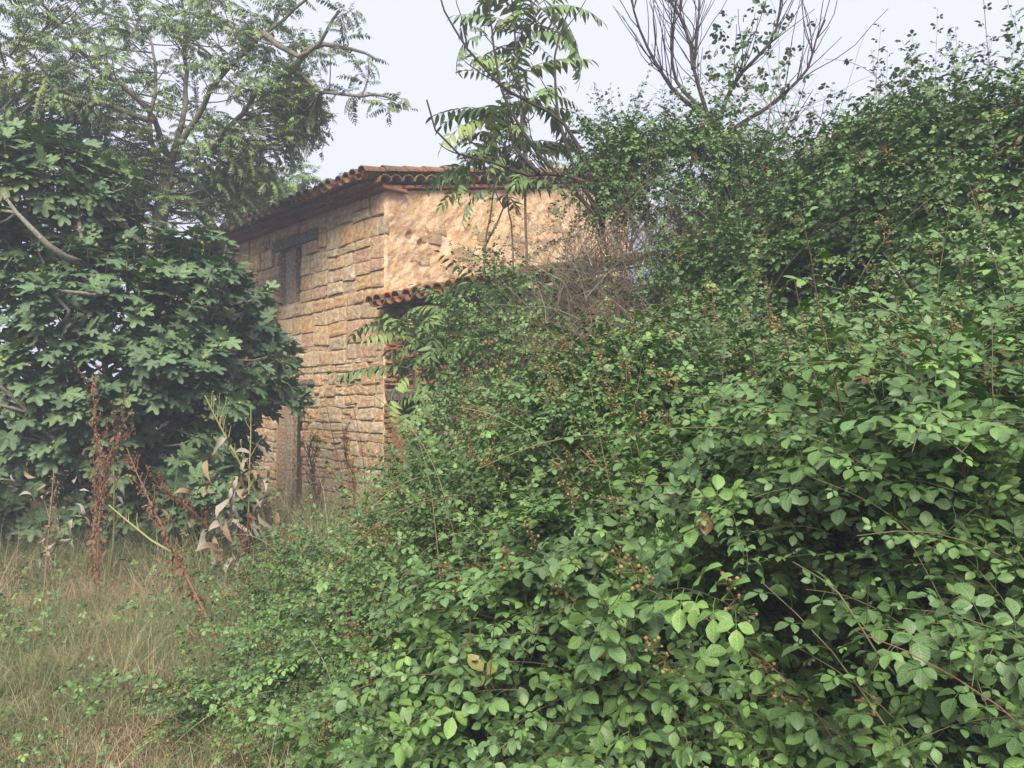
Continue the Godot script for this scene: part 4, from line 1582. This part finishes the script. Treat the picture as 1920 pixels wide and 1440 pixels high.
func tall_tree() -> void:
	rng.seed = 701
	var o := thing("tree", "tall pinnate leaved tree with forked pale trunk above the fig tree", "tree", Vector3(-4.97, 0, -11.20))
	var lines := []
	lines.append(limb(o, "trunk", [Vector3(-4.97, 0, -11.20), Vector3(-5.03, 2.78, -11.20), Vector3(-5.10, 4.17, -11.10), Vector3(-4.99, 4.76, -11.00), Vector3(-4.93, 5.15, -11.00)], 0.17, 0.1, M.bark, 0.06))
	for path in [
		[Vector3(-4.93, 5.14, -11.00), Vector3(-4.73, 5.70, -11.00), Vector3(-4.76, 6.44, -11.10), Vector3(-4.80, 7.20, -11.20), Vector3(-5.02, 8.22, -11.30)],
		[Vector3(-4.93, 5.14, -11.00), Vector3(-4.45, 5.70, -10.70), Vector3(-3.90, 6.17, -10.30), Vector3(-3.20, 6.52, -9.90), Vector3(-2.50, 6.95, -9.60)],
		[Vector3(-4.92, 5.23, -11.00), Vector3(-4.19, 5.36, -10.70), Vector3(-3.71, 5.66, -10.40), Vector3(-3.36, 5.99, -10.20), Vector3(-2.84, 6.05, -10.00), Vector3(-2.47, 5.77, -9.80), Vector3(-2.15, 5.60, -9.60), Vector3(-1.43, 5.42, -9.30)],
		[Vector3(-4.95, 5.23, -11.00), Vector3(-4.97, 5.66, -10.60), Vector3(-5.27, 6.02, -10.30), Vector3(-5.69, 6.39, -10.00), Vector3(-6.06, 6.84, -9.90)],
		[Vector3(-4.98, 5.07, -11.00), Vector3(-5.42, 5.76, -11.40), Vector3(-5.50, 6.75, -11.80), Vector3(-5.82, 7.77, -12.00)],
		[Vector3(-4.97, 5.66, -10.60), Vector3(-5.57, 5.76, -10.20), Vector3(-5.97, 5.81, -9.80), Vector3(-6.40, 6.12, -9.50)],
		[Vector3(-3.20, 6.52, -9.90), Vector3(-2.72, 6.11, -9.70), Vector3(-2.34, 6.36, -9.50), Vector3(-2.12, 6.57, -9.40)],
		[Vector3(-2.84, 6.05, -10.00), Vector3(-2.55, 6.30, -9.80), Vector3(-2.16, 6.23, -9.60), Vector3(-1.73, 6.02, -9.50)]]:
		lines.append(limb(o, "limb", path, 0.05, 0.015, M.bark, 0.08))
	var ells := [[Vector3(-5.09, 6.40, -11.00), Vector3(1.7, 1.25, 1.4)], [Vector3(-6.11, 6.39, -10.00), Vector3(1.5, 1.0, 1.3)], [Vector3(-3.51, 6.49, -10.20), Vector3(1.0, 0.85, 0.9)], [Vector3(-3.77, 5.31, -11.00), Vector3(0.75, 0.65, 0.9)], [Vector3(-5.57, 7.50, -11.00), Vector3(2.0, 0.9, 1.3)], [Vector3(-6.19, 5.77, -10.40), Vector3(1.3, 0.7, 1.0)], [Vector3(-2.91, 5.77, -10.40), Vector3(0.4, 0.5, 0.5)], [Vector3(-5.45, 5.23, -11.00), Vector3(1.0, 0.8, 0.8)], [Vector3(-5.80, 4.86, -10.80), Vector3(1.3, 0.8, 0.8)], [Vector3(-4.29, 5.00, -11.40), Vector3(0.75, 0.55, 0.6)], [Vector3(-6.54, 5.03, -10.40), Vector3(1.2, 0.9, 0.9)]]
	pinnate_crown(o, lines, ells, 540, 8, 0.49, M.bark, [Vector3(-2.14, 6.49, -9.50), Vector3(-1.95, 6.61, -9.40), Vector3(-2.29, 6.20, -9.60), Vector3(-1.80, 6.05, -9.50), Vector3(-2.47, 5.88, -9.80), Vector3(-2.08, 5.65, -9.60), Vector3(-1.80, 5.75, -9.50), Vector3(-1.61, 5.47, -9.40), Vector3(-1.35, 5.43, -9.30), Vector3(-2.75, 6.50, -9.80), Vector3(-3.09, 6.18, -10.00), Vector3(-2.73, 6.94, -9.70), Vector3(-3.12, 5.73, -10.60), Vector3(-3.13, 5.47, -10.80)])
	rng.seed = 702
	var b := thing("tree", "light green pinnate leaved tree peeping over the roof from behind the house", "tree", Vector3(-4.70, 0, -17.00))
	var bl := [limb(b, "trunk", [Vector3(-4.70, 0, -17.00), Vector3(-4.72, 4.57, -17.00), Vector3(-4.68, 6.00, -17.00), Vector3(-4.63, 6.84, -17.00)], 0.12, 0.05, M.bark), limb(b, "limb", [Vector3(-4.71, 5.40, -17.00), Vector3(-5.15, 6.18, -16.80), Vector3(-5.44, 6.48, -16.60)], 0.05, 0.02, M.bark)]
	pinnate_crown(b, bl, [[Vector3(-4.92, 6.60, -17.00), Vector3(1.1, 0.5, 0.8)], [Vector3(-5.69, 6.36, -17.00), Vector3(0.8, 0.7, 0.8)]], 80, 7, 0.8, M.bark, [], 5, 60)


func saplings() -> void:
	var kin := "ailanthus saplings in front of the gable"
	rng.seed = 711
	var a := thing("sapling", "leftmost ailanthus sapling against the gable with bent forked stem", "sapling", Vector3(-0.32, 0, -8.40), kin)
	var l := [limb(a, "stem", [Vector3(-0.32, 0, -8.40), Vector3(-0.30, 3.06, -8.30), Vector3(-0.23, 3.73, -8.20), Vector3(-0.17, 4.25, -8.20), Vector3(-0.20, 4.89, -8.20)], 0.02, 0.008, M.sapling, 0.015), limb(a, "stem", [Vector3(-0.32, 3.36, -8.35), Vector3(-0.09, 3.79, -8.20), Vector3(0.00, 4.28, -8.10)], 0.014, 0.006, M.sapling, 0.015)]
	pinnate_crown(a, l, [[Vector3(-0.32, 4.48, -8.20), Vector3(0.2, 0.3, 0.25)]], 2, 5, 1.2, M.sapling, [Vector3(-0.20, 4.89, -8.20), Vector3(-0.43, 4.37, -8.20), Vector3(-0.20, 3.99, -8.10)], 5, 60)
	rng.seed = 712
	var b := thing("sapling", "tallest ailanthus sapling, its leafy top reaching out of the picture", "sapling", Vector3(0.14, 0, -8.10), kin)
	l = [limb(b, "stem", [Vector3(0.14, 0, -8.10), Vector3(0.14, 3.29, -8.00), Vector3(0.13, 4.08, -8.00), Vector3(0.10, 4.88, -7.90), Vector3(0.03, 5.51, -7.80), Vector3(-0.03, 6.18, -7.80)], 0.024, 0.008, M.sapling, 0.02)]
	pinnate_crown(b, l, [[Vector3(0.08, 5.00, -7.90), Vector3(0.3, 0.5, 0.3)], [Vector3(0.03, 5.68, -7.80), Vector3(0.4, 0.4, 0.35)]], 3, 5, 1.25, M.sapling, [Vector3(0.10, 4.88, -7.90), Vector3(0.28, 4.83, -7.90), Vector3(0.14, 5.62, -7.80), Vector3(-0.33, 5.56, -7.80), Vector3(0.22, 5.73, -7.80), Vector3(-0.03, 6.07, -7.80)], 5, 90)
	rng.seed = 713
	var c := thing("sapling", "middle ailanthus sapling with slim stem leaning left under the eaves", "sapling", Vector3(0.03, 0, -8.50), kin)
	l = [limb(c, "stem", [Vector3(0.03, 0, -8.50), Vector3(0.01, 3.31, -8.40), Vector3(-0.03, 3.78, -8.40), Vector3(-0.06, 4.20, -8.40), Vector3(-0.03, 4.64, -8.30)], 0.018, 0.007, M.sapling, 0.015)]
	pinnate_crown(c, l, [[Vector3(0.00, 4.52, -8.30), Vector3(0.25, 0.25, 0.25)]], 2, 5, 1.15, M.sapling, [Vector3(-0.03, 4.64, -8.30), Vector3(0.23, 4.40, -8.30)], 5, 60)
	rng.seed = 714
	var d := thing("sapling", "low bushy ailanthus shoots with long fronds in front of the annex wall", "sapling", Vector3(-0.87, 0, -7.90))
	l = []
	for q in [[Vector3(-0.87, 0, -7.90), Vector3(-0.92, 2.32, -7.80), Vector3(-1.08, 2.54, -7.80)], [Vector3(-0.75, 0, -7.80), Vector3(-0.65, 2.32, -7.80), Vector3(-0.55, 2.77, -7.90)], [Vector3(-0.31, 0, -7.60), Vector3(-0.24, 2.42, -7.70), Vector3(-0.30, 2.87, -7.80)], [Vector3(-0.21, 0, -7.60), Vector3(0.00, 2.41, -7.60), Vector3(0.03, 2.85, -7.70)], [Vector3(-0.98, 0, -7.90), Vector3(-0.97, 1.78, -7.80), Vector3(-1.04, 2.05, -7.70)], [Vector3(-0.63, 0, -7.60), Vector3(-0.57, 1.67, -7.50), Vector3(-0.67, 1.88, -7.40)]]:
		l.append(limb(d, "stem", q, 0.012, 0.006, M.sapling, 0.015))
	pinnate_crown(d, l, [[Vector3(-0.49, 2.32, -7.80), Vector3(0.5, 0.35, 0.3)]], 7, 6, 1.05, M.sapling, [Vector3(-1.08, 2.55, -7.80), Vector3(-0.55, 2.80, -7.90), Vector3(-0.30, 2.92, -7.80), Vector3(0.03, 2.90, -7.70), Vector3(-1.04, 2.06, -7.70), Vector3(-0.67, 1.89, -7.40), Vector3(-0.91, 2.26, -7.70), Vector3(-0.31, 1.98, -7.50), Vector3(-0.76, 2.48, -7.80)], 5, 100)


func dead_tree(o: Node3D, paths: Array, r0: float, r1: float, shoots: int, reach: float) -> void:
	var lines := []
	for path in paths:
		lines.append(limb(o, "branch", path, r0, r1, M.bark_dead, 0.04))
	for i in shoots:
		var l: Array = lines[i % lines.size()]
		var k := int(rng.randf_range(0.35, 0.96) * (l.size() - 1))
		var p: Vector3 = l[k]
		var t: Vector3 = (l[mini(k + 1, l.size() - 1)] - l[maxi(k - 1, 0)]).normalized()
		var d := (t * 0.8 + t.cross(unit()).normalized() * 0.6 + Vector3(0, 0.4, 0)).normalized()
		var pts := [p]
		var n := reach * rng.randf_range(0.3, 1.1)
		for s in 5:
			p += d * n / 5
			d = (d + Vector3(0, 0.12, 0) + rv(0.18)).normalized()
			pts.append(p)
		var m := MB.new()
		m.tube(pts, r1 * 0.9, r1 * 0.45, 5)
		for s in [2, 4, 5]:
			ball(m, pts[s], r1 * 0.75, 5)
		put(o, "twig", m.mesh(), M.bark_dead, Transform3D(Basis(), -o.position))


func dead_wood() -> void:
	rng.seed = 721
	var o := thing("dead_tree", "bare dead tree whose branches fan out against the white sky", "dead tree", Vector3(1.94, 0, -7.30))
	var fork := Vector3(1.95, 4.21, -7.30)
	dead_tree(o, [[Vector3(1.94, 0, -7.30), Vector3(1.98, 3.09, -7.30), Vector3(1.96, 3.76, -7.30), fork],
		[fork, Vector3(1.86, 4.43, -7.30), Vector3(1.51, 4.67, -7.20), Vector3(1.29, 5.05, -7.20), Vector3(1.15, 5.36, -7.10), Vector3(1.10, 5.72, -7.10)],
		[fork, Vector3(1.86, 4.57, -7.40), Vector3(1.78, 4.94, -7.40), Vector3(1.79, 5.31, -7.40), Vector3(1.82, 5.84, -7.40)],
		[fork, Vector3(2.02, 4.54, -7.20), Vector3(2.14, 4.78, -7.10), Vector3(2.36, 4.98, -7.00), Vector3(2.46, 5.31, -7.00), Vector3(2.50, 5.61, -7.00)],
		[fork, Vector3(2.22, 4.35, -7.20), Vector3(2.54, 4.55, -7.10), Vector3(2.70, 4.76, -7.00), Vector3(2.80, 5.06, -7.00), Vector3(2.89, 5.23, -7.00)],
		[Vector3(1.89, 4.40, -7.30), Vector3(1.65, 4.89, -7.60), Vector3(1.59, 5.30, -7.60), Vector3(1.63, 5.63, -7.60), Vector3(1.69, 5.90, -7.60)],
		[Vector3(1.78, 4.94, -7.40), Vector3(1.71, 5.36, -7.50), Vector3(1.55, 5.79, -7.60)],
		[Vector3(1.96, 4.01, -7.30), Vector3(2.18, 3.80, -7.10), Vector3(2.51, 3.88, -6.90), Vector3(2.85, 3.71, -6.80)]], 0.028, 0.006, 140, 0.9)
	var climb := Leaves.new()
	for i in 330:
		var q: Array = [[Vector3(2.17, 4.64, -7.20), Vector3(0.5, 0.7, 0.4)], [Vector3(2.48, 4.20, -7.10), Vector3(0.75, 0.6, 0.4)], [Vector3(2.29, 5.01, -7.10), Vector3(0.5, 0.5, 0.3)], [Vector3(2.60, 3.69, -6.90), Vector3(0.65, 0.5, 0.35)]][i % 4]
		climb.add(Transform3D(facing(rv(), Vector3.UP + rv(0.7), rng.randf_range(0.7, 1.0)), q[0] + unit() * q[1] * pow(rng.randf(), 0.45)), rng.randi() % 4, rng.randi() % 5)
	hang(o, "climbing_leaf", climb, M.bramble_leaves, M.bramble_palette, M.leaf_print, Color(0.34, 0.42, 0.14), 0.45, 120)
	tangle(o, [[Vector3(2.44, 3.92, -7.00), Vector3(0.7, 0.7, 0.3)]], 90, 20, 0.6)
	rng.seed = 722
	var b := thing("dead_tree", "small leafless tree with long curved branches crossing the gable eaves", "dead tree", Vector3(0.80, 0, -6.60))
	var root := Vector3(0.78, 3.23, -6.60)
	dead_tree(b, [[Vector3(0.80, 0, -6.60), Vector3(0.82, 2.58, -6.60), root],
		[root, Vector3(0.69, 3.60, -6.60), Vector3(0.44, 4.09, -6.60), Vector3(0.00, 4.33, -6.50), Vector3(-0.36, 4.67, -6.40), Vector3(-0.56, 4.97, -6.40), Vector3(-0.64, 5.22, -6.40)],
		[root, Vector3(0.58, 3.68, -6.70), Vector3(0.43, 4.14, -6.80), Vector3(0.38, 4.57, -6.80), Vector3(0.43, 4.96, -6.80), Vector3(0.54, 5.25, -6.80)],
		[root, Vector3(0.69, 3.56, -6.55), Vector3(0.45, 3.62, -6.50), Vector3(0.13, 3.59, -6.40), Vector3(-0.18, 3.67, -6.30), Vector3(-0.44, 3.74, -6.30), Vector3(-0.61, 3.90, -6.20), Vector3(-0.70, 4.15, -6.20)],
		[root, Vector3(0.47, 3.66, -6.80), Vector3(0.14, 4.08, -6.90), Vector3(-0.07, 4.49, -6.90), Vector3(-0.19, 5.06, -6.90), Vector3(-0.23, 5.55, -6.90)],
		[Vector3(0.22, 3.60, -6.40), Vector3(0.00, 3.83, -6.40), Vector3(-0.07, 4.10, -6.40)]], 0.022, 0.007, 40, 0.45)


func dry_weeds() -> void:
	rng.seed = 801
	var o := thing("dead_dock", "upright rust brown dead dock with shaggy flaking stem, left foreground", "dead weed", Vector3(-3.71, 0, -6.90))
	weed(o, [Vector3(-3.71, 0, -6.90), Vector3(-3.71, 0.53, -6.90), Vector3(-3.68, 1.10, -6.90), Vector3(-3.73, 1.57, -6.90), Vector3(-3.76, 1.95, -6.90)], 0.012, 0.004, M.rust, 22, Vector2(0.1, 0.34), 0.3, 90, 190)
	rng.seed = 802
	o = thing("dead_dock", "forked orange brown dead dock fanning out beside the tallest dead stem", "dead weed", Vector3(-3.56, 0, -6.70))
	weed(o, [Vector3(-3.56, 0, -6.70), Vector3(-3.57, 0.56, -6.70), Vector3(-3.51, 1.11, -6.70), Vector3(-3.40, 1.44, -6.70), Vector3(-3.29, 1.64, -6.70)], 0.013, 0.004, M.rust, 26, Vector2(0.15, 0.42), 0.45, 70, 110)
	wither(o, [Vector3(-3.56, 0.39, -6.65), Vector3(-3.54, 0.64, -6.65), Vector3(-3.58, 0.89, -6.65), Vector3(-3.51, 0.23, -6.65)], Vector2(0.14, 0.22), [M.rust, M.rust_dark])
	rng.seed = 803
	o = thing("dead_dock", "long leaning reddish dead stem slanting down to the right through the grass", "dead weed", Vector3(-1.88, 0, -5.10))
	weed(o, [Vector3(-1.88, 0, -5.10), Vector3(-2.05, 0.27, -5.20), Vector3(-2.31, 0.63, -5.35), Vector3(-2.59, 1.02, -5.50), Vector3(-2.79, 1.35, -5.60)], 0.012, 0.004, M.rust, 24, Vector2(0.06, 0.17), 0.4, 90, 60)
	wither(o, [Vector3(-2.23, 0.46, -5.30), Vector3(-2.11, 0.22, -5.25), Vector3(-2.17, 0.36, -5.28), Vector3(-2.35, 0.65, -5.35), Vector3(-2.04, 0.13, -5.20)], Vector2(0.11, 0.2), [M.rust_dark, M.rust])
	rng.seed = 804
	o = thing("dead_mullein", "yellowish leaning stem hung with curled grey withered leaves beside the door", "dead weed", Vector3(-2.28, 0, -7.25))
	weed(o, [Vector3(-2.28, 0, -7.25), Vector3(-2.33, 0.67, -7.25), Vector3(-2.45, 1.03, -7.15), Vector3(-2.64, 1.37, -7.15), Vector3(-2.81, 1.76, -7.05)], 0.018, 0.006, M.straw, 14, Vector2(0.1, 0.3), 0.62, 25)
	wither(o, [Vector3(-2.39, 0.91, -7.10), Vector3(-2.45, 1.09, -7.05), Vector3(-2.53, 1.23, -7.05), Vector3(-2.34, 0.74, -7.10), Vector3(-2.28, 0.61, -7.15), Vector3(-2.57, 0.97, -7.05), Vector3(-2.47, 0.82, -7.05), Vector3(-2.24, 0.81, -7.15), Vector3(-2.65, 1.16, -7.05), Vector3(-2.37, 0.58, -7.05), Vector3(-2.63, 0.86, -6.95), Vector3(-2.70, 0.69, -6.95), Vector3(-2.55, 0.59, -6.95), Vector3(-2.77, 0.59, -6.95), Vector3(-2.67, 0.50, -6.95), Vector3(-2.48, 0.64, -6.95), Vector3(-2.84, 0.76, -6.95), Vector3(-2.58, 0.38, -6.95)], Vector2(0.29, 0.54), [M.pale_dry, M.pale_dry, M.tan_dry])
	rng.seed = 805
	o = thing("dead_mullein", "thin upright straw stem with a few pale leaves close to the wooden door jamb", "dead weed", Vector3(-2.41, 0, -7.00))
	weed(o, [Vector3(-2.41, 0, -7.00), Vector3(-2.38, 0.52, -7.00), Vector3(-2.37, 1.09, -7.00), Vector3(-2.36, 1.67, -7.00)], 0.012, 0.004, M.straw, 8, Vector2(0.08, 0.2), 0.6, 15)
	wither(o, [Vector3(-2.37, 1.33, -7.00), Vector3(-2.38, 1.19, -7.00), Vector3(-2.34, 1.09, -7.00), Vector3(-2.39, 0.32, -7.00), Vector3(-2.37, 0.18, -7.00), Vector3(-2.39, 0.47, -7.00)], Vector2(0.21, 0.41), [M.pale_dry, M.rust_dark])
	rng.seed = 806
	o = thing("dead_mullein", "yellow green bare stem with white withered leaves near the left dead docks", "dead weed", Vector3(-3.75, 0, -7.20))
	weed(o, [Vector3(-3.75, 0, -7.20), Vector3(-3.69, 0.43, -7.20), Vector3(-3.69, 0.83, -7.20), Vector3(-3.71, 1.17, -7.20)], 0.013, 0.008, M.straw, 3, Vector2(0.1, 0.2), 0.5)
	wither(o, [Vector3(-3.63, 0.98, -7.15), Vector3(-3.64, 0.83, -7.15), Vector3(-3.96, 0.89, -7.10), Vector3(-3.98, 0.77, -7.10), Vector3(-3.54, 0.76, -7.15), Vector3(-4.02, 0.60, -7.10), Vector3(-4.39, 0.86, -6.90), Vector3(-4.37, 1.10, -6.90), Vector3(-3.98, 0.46, -6.90), Vector3(-3.82, 0.59, -7.00)], Vector2(0.21, 0.43), [M.pale_dry, M.pale_dry, M.tan_dry])
	rng.seed = 807
	o = thing("dead_mullein", "curved yellow green side stem bowing down to the leaning reddish stem", "dead weed", Vector3(-2.44, 0.62, -5.60))
	weed(o, [Vector3(-2.36, 0.64, -5.40), Vector3(-2.55, 0.70, -5.50), Vector3(-2.73, 0.79, -5.60), Vector3(-2.96, 0.93, -5.70)], 0.009, 0.005, M.straw, 2, Vector2(0.08, 0.15), 0.6)
	rng.seed = 808
	o = thing("dead_dock", "rusty bushy dock seed heads at the foot of the house wall by the door", "dead weed", Vector3(-2.39, 0, -9.60))
	weed(o, [Vector3(-2.39, 0, -9.60), Vector3(-2.45, 0.76, -9.60), Vector3(-2.55, 1.22, -9.60)], 0.014, 0.006, M.rust_dark, 26, Vector2(0.15, 0.4), 0.25, 120)
	rng.seed = 809
	o = thing("dead_dock", "tall thin rusty dock seed head in front of the rubble wall corner", "dead weed", Vector3(-1.89, 0, -9.30))
	weed(o, [Vector3(-1.89, 0, -9.30), Vector3(-1.91, 0.79, -9.30), Vector3(-1.99, 1.04, -9.30), Vector3(-2.05, 1.43, -9.30)], 0.012, 0.005, M.rust_dark, 18, Vector2(0.12, 0.3), 0.4, 120)
	for q in [[Vector3(-2.00, 0, -9.20), Vector3(-2.03, 0.80, -9.20), Vector3(-2.16, 1.43, -9.20), Vector3(-2.24, 1.84, -9.20)], [Vector3(-1.68, 0, -9.00), Vector3(-1.72, 0.94, -9.00), Vector3(-1.81, 1.50, -9.00), Vector3(-1.90, 1.81, -9.00)]]:
		var m := MB.new()
		m.tube(curve(q, 0.1), 0.007, 0.003, 5)
		put(o, "stem", m.mesh(), M.rust_dark, Transform3D(Basis(), -o.position))
	rng.seed = 811
	o = thing("dead_dock", "slender pale straw coloured dead stem rising from the dry grass near the left edge", "dead weed", Vector3(-3.56, 0, -5.90))
	weed(o, [Vector3(-3.56, 0, -5.90), Vector3(-3.53, 0.49, -5.90), Vector3(-3.54, 0.84, -5.95), Vector3(-3.55, 1.17, -6.00)], 0.007, 0.003, M.tan_dry, 12, Vector2(0.08, 0.22), 0.4, 40, 20)
	rng.seed = 812
	o = thing("dead_dock", "thin dark brown dead stem standing at the edge of the low bramble carpet", "dead weed", Vector3(-1.89, 0, -5.60))
	weed(o, [Vector3(-1.89, 0, -5.60), Vector3(-1.89, 0.24, -5.60), Vector3(-1.91, 0.58, -5.60), Vector3(-1.90, 0.89, -5.60)], 0.009, 0.004, M.rust_dark, 14, Vector2(0.06, 0.18), 0.4, 60, 60)
	rng.seed = 810
	o = thing("dead_dock", "dark fallen branch of seed heads lying over the fig leaves", "dead weed", Vector3(-2.99, 0.77, -6.90))
	weed(o, [Vector3(-2.69, 0.52, -7.00), Vector3(-2.89, 0.77, -6.90), Vector3(-3.21, 0.98, -6.90)], 0.01, 0.004, M.rust_dark, 22, Vector2(0.08, 0.2), 0.1, 130)


func _ready() -> void:
	noise.seed = 5
	noise.noise_type = FastNoiseLite.TYPE_SIMPLEX_SMOOTH
	noise.frequency = 0.02
	var cam := Camera3D.new()
	cam.name = "camera"
	cam.position = EYE
	cam.rotation_degrees = Vector3(PITCH, 0, 0)
	cam.fov = FOV
	cam.near = 0.05
	cam.far = 600
	add_child(cam)
	var env := Environment.new()
	var sky := ProceduralSkyMaterial.new()
	sky.sky_top_color = Color(0.482, 0.491, 0.535)
	sky.sky_horizon_color = Color(0.492, 0.5, 0.534)
	sky.sky_curve = 0.2
	sky.ground_bottom_color = Color(0.3, 0.28, 0.22)
	sky.ground_horizon_color = Color(0.5, 0.48, 0.42)
	sky.sky_energy_multiplier = 1.0
	sky.ground_energy_multiplier = 0.4
	sky.sun_angle_max = 1.0
	env.background_mode = Environment.BG_SKY
	env.sky = Sky.new()
	env.sky.sky_material = sky
	env.tonemap_mode = Environment.TONE_MAPPER_LINEAR
	env.tonemap_exposure = 4.6
	env.sdfgi_enabled = true
	env.ssao_enabled = true
	env.ssil_enabled = true
	env.fog_enabled = true
	env.fog_density = 0.0075
	env.fog_light_color = Color(0.88, 0.92, 1.0)
	var world := WorldEnvironment.new()
	world.name = "environment"
	world.environment = env
	add_child(world)
	var sun := DirectionalLight3D.new()
	sun.name = "sun"
	sun.light_energy = 0.5
	sun.light_color = Color(1.0, 0.96, 0.9)
	sun.light_angular_distance = 25.0
	sun.shadow_enabled = true
	sun.basis = Basis.looking_at(-Vector3(-0.04, 0.66, 0.75).normalized(), Vector3.UP)
	add_child(sun)

	stock()
	var ground := MB.new()
	ground.flat_quad(Vector3(-150, 0, -250), Vector3(150, 0, -250), Vector3(150, 0, 50), Vector3(-150, 0, 50))
	var g := put(self, "ground", ground.mesh(), M.soil)
	g.set_meta("kind", "structure")
	g.set_meta("label", "dry earth and litter under the grass and brambles")
	farmhouse()
	brambles()
	fig_tree()
	saplings()
	dead_wood()
	tall_tree()
	dry_weeds()
	meadow()
